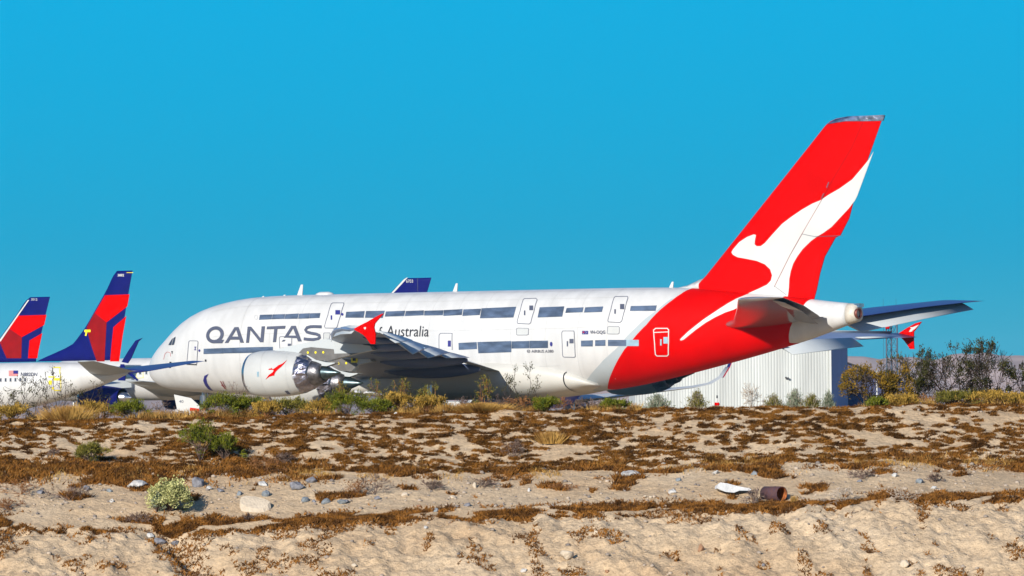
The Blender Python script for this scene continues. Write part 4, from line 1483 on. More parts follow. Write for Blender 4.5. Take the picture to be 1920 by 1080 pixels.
base = rampn(noise(.35, 6), [(.3, (.45, .315, .19)), (.5, (.515, .38, .24)), (.7, (.57, .44, .295))])
fine = rampn(noise(9., 6), [(.3, (.62, .60, .58)), (.5, (.96, .96, .96)), (.68, (1.12, 1.1, 1.06))])
c1 = mixn(base, fine, .85, 'MULTIPLY')
spk = N.new('ShaderNodeTexVoronoi')
spk.inputs['Scale'].default_value = 7.
Lk.new(t.outputs['Object'], spk.inputs['Vector'])
sp = rampn(spk.outputs['Distance'], [(.0, (.30, .25, .22)), (.10, (.45, .4, .36)), (.16, (1, 1, 1))])
c2 = mixn(c1, sp, rampn(noise(2.2, 3), [(.5, (0, 0, 0)), (.62, (.8, .8, .8))]), 'MULTIPLY')
Lk.new(c2, b.inputs['Base Color'])
bp = N.new('ShaderNodeBump')
bp.inputs['Strength'].default_value = .9
bp.inputs['Distance'].default_value = .05
Lk.new(noise(14., 8), bp.inputs['Height'])
Lk.new(bp.outputs[0], b.inputs['Normal'])
ground = mk('ground', Vg, Fg, m, None, True)
ground['kind'] = 'structure'

# mountains on the horizon
mp_ = [(-5000, 742), (-3500, 702), (-2200, 690), (-700, 696), (-200, 690), (0, 684), (150, 690), (300, 688), (600, 680), (900, 684), (1200, 680), (1450, 668), (1589, 661), (1618, 662), (1647, 667), (1664, 664), (1684, 664), (1713, 663), (1740, 671), (1762, 667), (1784, 658), (1802, 655.5), (1820, 657), (1835, 655), (1851, 654.5), (1869, 660), (1887, 661), (1905, 660), (1920, 661), (2100, 672), (2500, 690), (3000, 700)]
MY = 8000.
mu = np.array([p[0] for p in mp_])
mX, mZ = [], []
for u, v in mp_:
    a, z_ = W(u, v, MY)
    mX.append(a)
    mZ.append(z_)
gx = np.linspace(mX[0], mX[-1], 1100)
gy = np.linspace(-1, 1, 60)
MX, MYY = np.meshgrid(gx, gy)
prof = np.interp(MX + (fbm(MX * .002, MYY * 2, 60) - .5) * 60 * np.abs(MYY), mX, mZ)
gul = np.abs(fbm(MX * .010, MYY * 1.2, 61, 5) - .5) * 2
fall = np.clip(1 - np.abs(MYY) ** 1.15, 0, 1)
MZ = prof * (fall - .55 * (1 - gul) * fall * (1 - fall) * 2.2) - 3 + (fbm(MX * .03, MYY * 6, 63, 4) - .5) * 9 * np.abs(MYY) ** .5
Vm = np.stack([MX.ravel(), (MY + MYY * 1500).ravel(), MZ.ravel()], 1)
nxm = len(gx)
i0 = (np.arange(59)[:, None] * nxm + np.arange(nxm - 1)[None, :]).ravel()
Fm = np.stack([i0, i0 + 1, i0 + nxm + 1, i0 + nxm], 1)
M['rock_far'] = mat('desert_mountain_rock', (.50, .35, .29), .95, var=.3, scale=.006, col2=(.30, .20, .175), spec=.05)
mo = mk('mountains', Vm, Fm, M['rock_far'], None, True)
mo['kind'] = 'structure'

# =================================================================== GROUND COVER (dry mats, grass, pebbles)
def blades(P, hgt, wdt, lean, seed):
    """P: (n,3) roots; returns triangles"""
    r = np.random.default_rng(seed)
    n = len(P)
    a = r.uniform(0, 2 * np.pi, n)
    dx, dy = np.cos(a) * wdt, np.sin(a) * wdt
    ln = r.normal(0, 1, (n, 2)) * lean[:, None] if np.ndim(lean) else r.normal(0, lean, (n, 2))
    V = np.empty((n, 3, 3))
    V[:, 0] = P - np.stack([dx, dy, np.zeros(n)], 1) / 2
    V[:, 1] = P + np.stack([dx, dy, np.zeros(n)], 1) / 2
    V[:, 2] = P + np.stack([ln[:, 0] * hgt, ln[:, 1] * hgt, hgt], 1)
    return V.reshape(-1, 3), np.arange(3 * n).reshape(-1, 3)


def upx(x, y): return x / y * F + 960


M['mat1'] = leafmat('dry_brown_mat', (.055, .024, .006), (.23, .098, .017), 3.)
M['mat2'] = leafmat('rust_dry_plants', (.075, .032, .009), (.27, .115, .022), 4.)
M['gold'] = leafmat('golden_dry_grass', (.20, .10, .025), (.48, .29, .08), 3.)

# mats on the upper slope: many separate low clumps, each a string of small lobes
BX, BY, BH = [], [], []
rm = np.random.default_rng(77)
made = 0
while made < 3600:
    cx_, cy_ = rm.uniform(-13, 13), rm.uniform(143.7, 148.3)
    uu = cx_ / cy_ * F + 960
    q = float(fbm(np.array(cx_ * .5), np.array(cy_ * .6), 75, 3))
    pr = .66 + (q - .5) * 1.5
    tt_ = (cy_ - 143.7) / 4.1
    if abs(uu - (612 - 60 * tt_)) < 30: pr *= .12
    if abs(uu - 545) < 42 or (abs(uu - 390) < 75 and tt_ < .75): pr = 1.6
    if ((uu - 1045) / 40) ** 2 + ((tt_ - .35) / .16) ** 2 < 1: pr *= .05
    if tt_ < .1: pr += .5
    made += 1
    if rm.uniform() > pr: continue
    for _ in range(rm.integers(1, 4)):
        ox, oy = rm.normal(0, .13), rm.normal(0, .06)
        ax_, ay_ = rm.uniform(.05, .17), rm.uniform(.045, .10)
        nb = int(ax_ * ay_ * 3.14 * 3600)
        a_, r_q = rm.uniform(0, 6.283, nb), np.sqrt(rm.uniform(0, 1, nb))
        BX.append(cx_ + ox + ax_ * r_q * np.cos(a_) - oy * .6)
        BY.append(cy_ + oy + ay_ * r_q * np.sin(a_))
        BH.append((.018 + .05 * (1 - r_q ** 2)) * rm.uniform(.5, 1.2, nb))
X, Y, hh = np.concatenate(BX), np.concatenate(BY), np.concatenate(BH)
Z = gz(X, Y)
V_, F_ = blades(np.stack([X, Y, Z - .008], 1), hh, rng.uniform(.02, .05, len(X)), .8, 1)
o = mk('dry_ground_cover', V_, F_, M['mat1'])
tag(o, 'dark brown matted dry plants in patches over the sandy upper slope', 'ground cover', kind='stuff')

# rusty fringe at the foot of the upper slope and along the bench lip, and mats on the lower bank
Xs, Ys, Hs, Ws = [], [], [], []
n = 150000
X = rng.uniform(-14, 14, n)
Y = 143.7 + rng.normal(0, .40, n) - .8 * (fbm(X * .4, X * 0, 80) - .5)
u_ = upx(X, Y)
k = (fbm(X * 1.6, Y * 1.8, 81, 3) > .57 - .04 * (u_ < 1000) - .09 * (u_ < 560)) & (rng.uniform(0, 1, n) < .4)
Xs.append(X[k]); Ys.append(Y[k]); Hs.append(rng.uniform(.02, .11, k.sum()) * (.5 + .6 * (u_[k] < 620)) * (.5 + fbm(X[k] * 2, Y[k] * 2, 87, 2)))
n = 200000
X = rng.uniform(-14, 14, n)
Y = 140.0 + rng.normal(0, .28, n) + (fbm(X * .22, X * 0 + 3.3, 5) - .5) * 1.2 * .5
u_ = upx(X, Y)
k = fbm(X * 1.3, Y * 2.0, 82, 3) > .44 + .10 * (u_ > 1500) + .06 * np.abs(Y - 140.1)
Xs.append(X[k]); Ys.append(Y[k]); Hs.append(rng.uniform(.02, .09, k.sum()))
n = 220000
X = rng.uniform(-14, 14, n)
Y = rng.uniform(131, 140, n)
u_ = upx(X, Y)
d = fbm(X * 2.4, Y * 1.1, 83, 4)
gl = np.exp(-((u_ - (300 + 30 * (140 - Y))) / 45.) ** 2)
k = d > .655 - .045 * (Y - 134) / 6 - .03 * (u_ > 1250) - .03 * (u_ < 380) - .26 * gl
Xs.append(X[k]); Ys.append(Y[k]); Hs.append(rng.uniform(.02, .075, k.sum()))
# scattered patches over the bench, thicker at left
n = 260000
X = rng.uniform(-14, 14, n)
Y = rng.uniform(140.4, 144.2, n)
u_ = upx(X, Y)
d = fbm(X * 1.3, Y * 1.6, 84, 4)
k = d > .72 - .19 * np.clip((Y - 142.2) / 1.5, 0, 1) - .13 * (u_ < 260) * np.clip((Y - 141.4) / 2, 0, 1)
Xs.append(X[k]); Ys.append(Y[k]); Hs.append(rng.uniform(.03, .12, k.sum()))
X, Y, hh = np.concatenate(Xs), np.concatenate(Ys), np.concatenate(Hs)
V_, F_ = blades(np.stack([X, Y, gz(X, Y) - .01], 1), hh, rng.uniform(.025, .06, len(X)), .7, 2)
o = mk('rusty_ground_cover', V_, F_, M['mat2'])
tag(o, 'rust-orange dry plants along the foot of the slope, the bench edge and the lower bank', 'ground cover', kind='stuff')
for nm_, sub in (('x', 0),):
    pass

# golden grass on the crest
n = 90000
X = rng.uniform(-14, 14, n)
Y = 148.1 + np.abs(rng.normal(0, 1.0, n))
u_ = upx(X, Y)
d = fbm(X * 2.2, Y * 1.6, 90, 4)
k = d > .44
X, Y, u_, d = X[k], Y[k], u_[k], d[k]
amp = np.where(u_ < 900, .26, np.where(u_ < 1200, .20, np.where(u_ < 1560, .06, .22)))
hh = amp * np.clip((d - .46) * 7, .05, 1.) * rng.uniform(.3, 1.1, len(X))
V_, F_ = blades(np.stack([X, Y, gz(X, Y) - .02], 1), hh, rng.uniform(.012, .03, len(X)), .35, 3)
o = mk('golden_grass', V_, F_, M['gold'])
tag(o, 'golden dry grass growing along the top of the embankment', 'grass', kind='stuff')
# thin golden stalks at the foot of the upper slope
n = 16000
X = rng.uniform(-14, 14, n)
Y = 143.6 + rng.normal(0, .3, n)
u_ = upx(X, Y)
k = fbm(X * 1.5, Y * 1.2, 91, 3) > .58 - .05 * (u_ > 850)
X, Y = X[k], Y[k]
V_, F_ = blades(np.stack([X, Y, gz(X, Y)], 1), rng.uniform(.03, .12, len(X)), rng.uniform(.01, .02, len(X)), .4, 4)
o = mk('straw_stalks', V_, F_, M['gold'])
tag(o, 'thin yellow straw stalks along the foot of the upper slope', 'grass', kind='stuff')


def rockmesh(seed, sub=2, flat=.6, rough=.25, cuts=7):
    r = random.Random(seed)
    bm = bmesh.new()
    bmesh.ops.create_icosphere(bm, subdivisions=sub, radius=1)
    pl = []
    for _ in range(cuts):
        v = Vector((r.gauss(0, 1), r.gauss(0, 1), r.gauss(0, 1))).normalized()
        pl.append((v, r.uniform(.5, .85)))
    for v in bm.verts:
        for nrm, dd_ in pl:
            q = v.co.dot(nrm)
            if q > dd_: v.co -= nrm * (q - dd_)
        v.co *= 1 + r.uniform(-rough, rough) * .18
        v.co.z *= flat
    V = [v.co.copy() for v in bm.verts]
    Fc = [tuple(x.index for x in f.verts) for f in bm.faces]
    bm.free()
    return V, Fc


# pebbles: nobody could count them
protos = [rockmesh(s_, 1, .7, .5, 4) for s_ in range(6)]
VV, FF, off = [], [], 0
rp_ = random.Random(5)
cnt = 0
while cnt < 1900:
    zone = rp_.random()
    if zone < .35: x, y, s_ = rp_.uniform(-11, 11), rp_.uniform(131, 139.8), rp_.choice([.018, .025, .03, .05])
    elif zone < .85: x, y, s_ = rp_.uniform(-12, 12), rp_.uniform(140.3, 143.8), rp_.choice([.02, .025, .035, .05])
    else: x, y, s_ = rp_.uniform(-12, 12), rp_.uniform(143.9, 147.8), rp_.choice([.02, .03, .04])
    V0, F0 = protos[cnt % 6]
    s_ *= rp_.uniform(.6, 1.3)
    a = rp_.uniform(0, 6.28)
    A0 = np.array([tuple(v) for v in V0]) * s_
    ca, sa = math.cos(a), math.sin(a)
    A0 = np.stack([A0[:, 0] * ca - A0[:, 1] * sa + x, A0[:, 0] * sa + A0[:, 1] * ca + y, A0[:, 2]], 1)
    A0[:, 2] += float(gz(x, y)) + s_ * .2
    VV.append(A0)
    FF.append(np.array(F0) + off)
    off += len(V0)
    cnt += 1
M['pebble'] = leafmat('pebble_stone', (.16, .14, .13), (.42, .34, .26), 1.5)
o = mk('pebbles', np.concatenate(VV), np.concatenate(FF), M['pebble'])
tag(o, 'small pebbles strewn over the sandy bench and banks', 'pebbles', kind='stuff')

# =================================================================== ROCKS
M['r_cream'] = mat('cream_stone', (.50, .42, .32), .9, var=.12, scale=6, bump=.5, bscale=18, spec=.1)
M['r_pale'] = mat('pale_grey_stone', (.46, .45, .43), .9, var=.25, scale=8, bump=.8, bscale=15, spec=.1)
M['r_grey'] = mat('grey_stone', (.20, .20, .22), .9, var=.35, scale=9, bump=.8, bscale=15, spec=.1)
M['r_blue'] = mat('bluish_stone', (.20, .225, .245), .85, var=.3, scale=9, bump=.6, bscale=15, spec=.15)
M['r_brown'] = mat('brown_stone', (.30, .17, .10), .9, var=.2, scale=9, bump=.6, bscale=15, spec=.1)
M['r_white'] = mat('white_concrete', (.52, .52, .52), .9, var=.1, scale=8, bump=.4, bscale=25, spec=.1)


def yof(v, u):
    """depth on the bench / banks whose ground projects to picture row v at column u"""
    da, b_ = unroll(u, v)
    lo = 134.5
    Ys_ = np.arange(149.5, 129, -.03)
    Xs_ = da / F * Ys_
    Zs_ = gz(Xs_, Ys_)
    vv = F * (H - Zs_) / Ys_
    # nearest surface first: walk from the near side
    vis = np.maximum.accumulate(vv[::-1] * -1)[::-1] * -1
    idx = np.argmin(np.abs(vv - b_) + 50 * 0)
    return float(Xs_[idx]), float(Ys_[idx]), float(Zs_[idx])


ROCKS = [  # u, v(base), width px, height px, material, flatness, seed, label, category
    (478, 956, 58, 30, 'r_cream', .5, 3, 'flat cream slab of stone tilted on the bench right of the pale bush', 'rock'),
    (257, 914, 44, 20, 'r_pale', .5, 4, 'pale angular stone just left of the pale bush', 'rock'),
    (371, 911, 26, 24, 'r_grey', .8, 5, 'rough dark grey rock behind the pale bush at its right', 'rock'),
    (555, 917, 32, 20, 'r_grey', .7, 6, 'rough grey rock, the larger of two above the row of blue stones', 'rock'),
    (583, 904, 24, 15, 'r_grey', .7, 7, 'grey rock just right of and behind the large rough grey rock', 'rock'),
    (499, 930, 19, 16, 'r_blue', .8, 8, 'blue-grey stone just above right of the cream slab', 'rock'),
    (493, 911, 20, 13, 'r_pale', .7, 9, 'pale grey stone above the blue-grey stone by the cream slab', 'rock'),
    (449, 928, 14, 11, 'r_blue', .8, 10, 'small blue stone touching the upper left of the cream slab', 'rock'),
    (571, 941, 18, 13, 'r_blue', .8, 11, 'blue-grey stone, leftmost of the row of blue stones on the bench', 'rock'),
    (589, 942, 10, 8, 'r_grey', .8, 12, 'tiny grey stone between the leftmost blue stones', 'rock'),
    (611, 944, 21, 14, 'r_blue', .8, 13, 'blue stone in the middle of the row of blue stones', 'rock'),
    (640, 944, 20, 12, 'r_blue', .7, 14, 'blue stone at the right end of the row, below the brown bush', 'rock'),
    (413, 922, 16, 9, 'r_grey', .5, 15, 'thin grey stone at the end of the pale bush shadow', 'rock'),
    (392, 918, 13, 10, 'r_pale', .8, 16, 'small white stone right of the rough dark rock', 'rock'),
    (162, 919, 15, 13, 'r_grey', .9, 17, 'grey stone among rusty plants left of the pale bush', 'rock'),
    (205, 922, 12, 9, 'r_blue', .8, 18, 'small blue stone below left of the pale angular stone', 'rock'),
    (209, 941, 10, 9, 'r_pale', .9, 19, 'small white stone with dark side on the open sand at left', 'rock'),
    (75, 925, 17, 9, 'r_grey', .6, 20, 'dark grey stone near the left edge of the bench', 'rock'),
    (646, 943, 18, 9, 'r_grey', .6, 21, 'dark grey stone just below left of the round brown bush', 'rock'),
    (707, 936, 14, 9, 'r_grey', .7, 22, 'grey stone in front of the round brown bush', 'rock'),
    (759, 931, 15, 11, 'r_cream', .8, 23, 'cream stone on the sand right of the round brown bush', 'rock'),
    (848, 934, 14, 8, 'r_cream', .6, 24, 'flat cream stone on the sand in the middle of the bench', 'rock'),
    (876, 949, 16, 9, 'r_grey', .7, 25, 'dark grey stone on the open sand, right one of the pair', 'rock'),
    (818, 959, 14, 9, 'r_blue', .8, 26, 'blue-grey stone on the open sand, left one of the pair', 'rock'),
    (785, 950, 10, 6, 'r_brown', .7, 27, 'small brown stone left of the blue-grey stone on open sand', 'rock'),
    (890, 914, 10, 15, 'r_cream', 1.1, 28, 'upright cream stone among dry plants at mid bench', 'rock'),
    (1181, 891, 40, 13, 'r_pale', .4, 29, 'wide flat pale boulder at the foot of the slope', 'rock'),
    (1261, 925, 18, 11, 'r_pale', .8, 30, 'pale stone with a dark side on the bench left of the concrete', 'rock'),
    (1273, 902, 13, 9, 'r_blue', .8, 31, 'blue stone at the foot of the slope right of the flat boulder', 'rock'),
    (1209, 933, 8, 6, 'r_cream', .8, 32, 'small white stone, left one of the close pair', 'rock'),
    (1220, 934, 8, 6, 'r_cream', .8, 33, 'small white stone, right one of the close pair', 'rock'),
    (992, 921, 7, 9, 'r_pale', 1., 34, 'small white stone with a dark side on the middle bench', 'rock'),
    (1415, 890, 16, 11, 'r_blue', .9, 35, 'blue and white stone on the slope foot above the concrete slab', 'rock'),
    (1342, 889, 14, 10, 'r_pale', .9, 36, 'white stone on the slope foot above left of the concrete slab', 'rock'),
    (1677, 894, 13, 10, 'r_pale', .8, 37, 'white stone on the slope foot right of the rusty pipe', 'rock'),
    (1725, 906, 18, 12, 'r_blue', .8, 38, 'blue-green stone on the bench far right of the pipe', 'rock'),
    (1751, 917, 14, 8, 'r_pale', .6, 39, 'white broken stone right of the blue-green stone', 'rock'),
    (1612, 904, 12, 7, 'r_grey', .7, 40, 'grey stone on the sand up right of the rusty pipe', 'rock'),
    (1314, 1031, 15, 16, 'r_brown', 1., 41, 'round brown stone on the lower bank', 'rock'),
    (1063, 1046, 30, 20, 'r_cream', .8, 42, 'large cream stone bulging from the lower bank', 'rock'),
    (664, 1064, 12, 10, 'r_cream', .8, 43, 'cream stone near the bottom edge left of the middle', 'rock'),
    (982, 1073, 14, 8, 'r_pale', .7, 44, 'white stone at the bottom edge near the middle', 'rock'),
    (1696, 1061, 20, 16, 'r_cream', .8, 45, 'cream rock near the bottom edge at right', 'rock'),
    (1117, 1000, 9, 8, 'r_cream', .8, 46, 'small cream stone high on the lower bank right of the middle', 'rock'),
    (1432, 1062, 9, 7, 'r_grey', .8, 47, 'dark stone at the bottom edge below the pipe', 'rock'),
    (1139, 1072, 12, 7, 'r_brown', .7, 48, 'brownish stone at the bottom edge right of the middle', 'rock'),
    (798, 990, 10, 8, 'r_pale', .8, 49, 'pale stone under the rusty edge left of the middle', 'rock'),
    (300, 1019, 26, 15, 'r_grey', .8, 50, 'dark grey rock lodged at the head of the gully', 'rock'),
    (328, 1020, 22, 12, 'r_grey', .7, 51, 'dark grey rock right beside the one at the gully head', 'rock'),
    (281, 1006, 18, 10, 'r_pale', .7, 52, 'pale grey rock above the dark rocks at the gully head', 'rock'),
    (742, 776, 9, 7, 'r_pale', .8, 53, 'white stone on the crest left of the white box', 'rock'),
    (833, 771, 11, 9, 'r_pale', .9, 54, 'white stone on the crest just in front of the white box', 'rock'),
]


def lay(o, X, Y, rx=1.0, ry=1.0):
    pass


for i, (u, v, w, h, mt, fl, sd, lab, cat) in enumerate(ROCKS):
    if i: w, h = w * .88, h * .82
    x, y, z = yof(v, u)
    kpx = F / y
    V_, F_ = rockmesh(sd * 7 + 1, 3, 1., .3, 15)
    A0 = np.array([tuple(q) for q in V_])
    A0 = A0 - A0.mean(0)
    A0[:, 0] *= w / kpx / np.ptp(A0[:, 0])
    A0[:, 1] *= w / kpx * .8 / np.ptp(A0[:, 1])
    A0[:, 2] *= h / kpx * 1.2 / np.ptp(A0[:, 2])
    A0[:, 2] -= A0[:, 2].min() + h / kpx * .32
    if i == 0:
        ol = [(-.5, .12), (-.46, .38), (-.3, .5), (.05, .42), (.34, .22), (.5, .02), (.44, -.2), (.28, -.44), (.05, -.5), (-.25, -.36), (-.45, -.12)]
        rs = random.Random(2)
        W_, n = w / kpx, len(ol)
        top = [(a * W_ * .97, b_ * W_ * .95 * .55, (b_ * .42) * W_ + .07 + rs.uniform(-.004, .004)) for a, b_ in ol]
        bot = [(a * W_ * 1.02 + .01, b_ * W_ * .55 - .05, (b_ * .42) * W_ - .06 + rs.uniform(-.01, .01)) for a, b_ in ol]
        A0 = np.array(bot + top)
        A0[:, 2] += .09
        F_ = None
    o = mk('rock', A0, np.array(F_) if F_ is not None else [tuple(range(11))[::-1], tuple(range(11, 22))] + [(j, (j + 1) % 11, 11 + (j + 1) % 11, 11 + j) for j in range(11)], M[mt])
    o.location = (x, y, z)
    tag(o, lab, cat, 'loose rocks on the embankment')

# broken concrete slab
x, y, z = yof(929, 1376)
kp_ = F / y
cs = MB()
w = 65 / kp_
poly = [(-.5, .06), (-.47, .26), (-.40, .35), (-.2, .30), (.1, .16), (.45, .04), (.5, -.02), (.46, -.07), (.15, -.06), (.02, -.14), (-.02, -.16), (-.25, -.12), (-.38, -.04), (-.5, .06)][:-1]
V_, F_ = [], []
n = len(poly)
for k_, dy in enumerate((-.10, .14)):
    for a, b_ in poly: V_.append((a * w, dy * w + (b_ * w * .55 if k_ else 0) * 1.0 + (.0 if not k_ else .12 * w), b_ * w * .62 + (.10 * w if k_ else 0)))
F_ = [tuple(range(n)), tuple(range(n, 2 * n))[::-1]] + [(i, n + i, n + (i + 1) % n, (i + 1) % n) for i in range(n)]
o = mk('concrete_slab', V_, F_, M['r_white'])
o.location = (x, y, z + .10)
o.rotation_euler = (R(-18), 0, R(8))
tag(o, 'broken white concrete slab tilted on the sand beside the rusty pipe', 'concrete slab')

# rusty pipe
M['rust'] = mat('rusty_steel', (.085, .035, .03), .8, var=.4, scale=14, bump=.5, bscale=40, col2=(.06, .028, .04))
M['rust_in'] = mat('rusty_inside', (.35, .10, .02), .85, var=.5, scale=10)
x, y, z = yof(938, 1454)
kp_ = F / y
r_ = 14. / kp_
pp = MB()
Lp_ = 46 / kp_
ang = R(50)
prof = [(0, r_ * .93), (0, r_), (Lp_, r_), (Lp_, r_ * .90)]
pp.lathe(prof, (0, 0, 0), 40)
pr_ = empty('rusty_pipe', (x - 18 / kp_, y + Lp_ * math.sin(ang) * .55, z + r_ * .88), -ang)
tag(pr_, 'short piece of rusty brown steel pipe lying on the sand', 'pipe')
pp.build('pipe_wall', M['rust'], pr_, True)
pi_ = MB()
pi_.lathe([(0, r_ * .92), (Lp_, r_ * .90)], (0, 0, 0), 40)
pi_.build('inner_wall', M['rust_in'], pr_, True)
print('terrain done')

# =================================================================== PLANTS
def rv(r): return Vector((r.gauss(0, 1), r.gauss(0, 1), r.gauss(0, 1)))


def leaves(pts, dirs, ln, wd, r):
    """pointed two-triangle leaves; arrays of points and growth directions"""
    n = len(pts)
    P = np.array(pts)
    D = np.array(dirs) + r.normal(0, .45, (n, 3))
    D /= np.linalg.norm(D, axis=1)[:, None]
    S_ = np.cross(D, r.normal(0, 1, (n, 3)))
    S_ /= np.linalg.norm(S_, axis=1)[:, None] + 1e-9
    l = ln * r.uniform(.6, 1.4, (n, 1))
    w = wd * r.uniform(.6, 1.4, (n, 1))
    V = np.stack([P, P + D * l * .5 + S_ * w / 2, P + D * l, P + D * l * .5 - S_ * w / 2], 1).reshape(-1, 3)
    return V, np.arange(4 * n).reshape(-1, 4)


def branch(seed, h, w, nst, depth, bend=.35, up=.6, r0=.012, spread=1.):
    """recursive multi-stem skeleton -> segments and end points"""
    r = random.Random(seed)
    segs, tips = [], []

    def grow(p, d, l, rad, k):
        n = 3
        for _ in range(n):
            d = (d + rv(r) * bend * .35 + Vector((0, 0, up * .12))).normalized()
            q = p + d * l / n
            segs.append((p, q, rad, rad * .85))
            if k == 0: tips.append((q, d))
            p = q
            rad *= .85
        if k == 0: return
        for _ in range(r.choice((2, 3, 3))):
            grow(p, (d + rv(r) * .55).normalized(), l * r.uniform(.55, .85), rad * .7, k - 1)
    for i in range(nst):
        a = r.uniform(0, 6.283)
        sp = r.uniform(.15, 1) * spread
        d = Vector((math.cos(a) * sp, math.sin(a) * sp, 1)).normalized()
        grow(Vector((r.uniform(-.04, .04), r.uniform(-.04, .04), 0)), d, r.uniform(.8, 1.1), r0, depth)
    # scale to the wanted size
    mx = max(t[0].z for t in tips)
    mr = sorted(math.hypot(t[0].x, t[0].y) for t in tips)[int(len(tips) * .93)]
    kz, kr = h / mx, w / 2 / mr
    sc = lambda v: Vector((v.x * kr, v.y * kr, max(-.02, v.z * kz)))
    return [(sc(a), sc(b), c, d) for a, b, c, d in segs], [(sc(a), b) for a, b in tips]


def stem_mesh(segs, mnr=.004):
    mb = MB()
    for a, b, c, d in segs: mb.tube(a, b, max(c, mnr), max(d, mnr * .8), 3, caps=False)
    return mb.V, mb.F


FOL = {
    'green': (leafmat('bright_green_leaves', (.045, .065, .006), (.17, .175, .014), 9.)),
    'olive': (leafmat('olive_leaves', (.070, .070, .012), (.20, .17, .03), 9.)),
    'goldleaf': (leafmat('golden_brush_leaves', (.13, .085, .015), (.44, .27, .05), 7.)),
    'pale': (leafmat('pale_sage_leaves', (.22, .24, .08), (.56, .54, .24), 12.)),
    'dark': (leafmat('dark_green_leaves', (.012, .018, .006), (.065, .060, .014), 8.)),
    'amber': (leafmat('amber_olive_leaves', (.055, .045, .008), (.26, .15, .015), 4.)),
    'sage': (leafmat('grey_green_leaves', (.10, .13, .08), (.25, .28, .19), 8.)),
}
M['twig'] = leafmat('grey_brown_twigs', (.085, .055, .045), (.20, .14, .11), 9.)
M['twig_p'] = leafmat('pale_dry_twigs', (.30, .24, .19), (.48, .41, .33), 9.)
M['twig_d'] = leafmat('dark_bark', (.025, .018, .014), (.08, .06, .05), 9.)
M['twig_r'] = leafmat('russet_twigs', (.14, .06, .025), (.30, .14, .05), 9.)


def put(name, x, y, label, cat, group, parts, dz=-.02):
    z = float(gz(x, y))
    if len(parts) == 1:
        nm, V_, F_, mt_ = parts[0]
        o = mk(name, V_, F_, mt_)
        o.location = (x, y, z + dz)
        return tag(o, label, cat, group)
    e = empty(name, (x, y, z + dz))
    tag(e, label, cat, group)
    for nm, V_, F_, mt_ in parts: mk(nm, V_, F_, mt_, e)
    return e


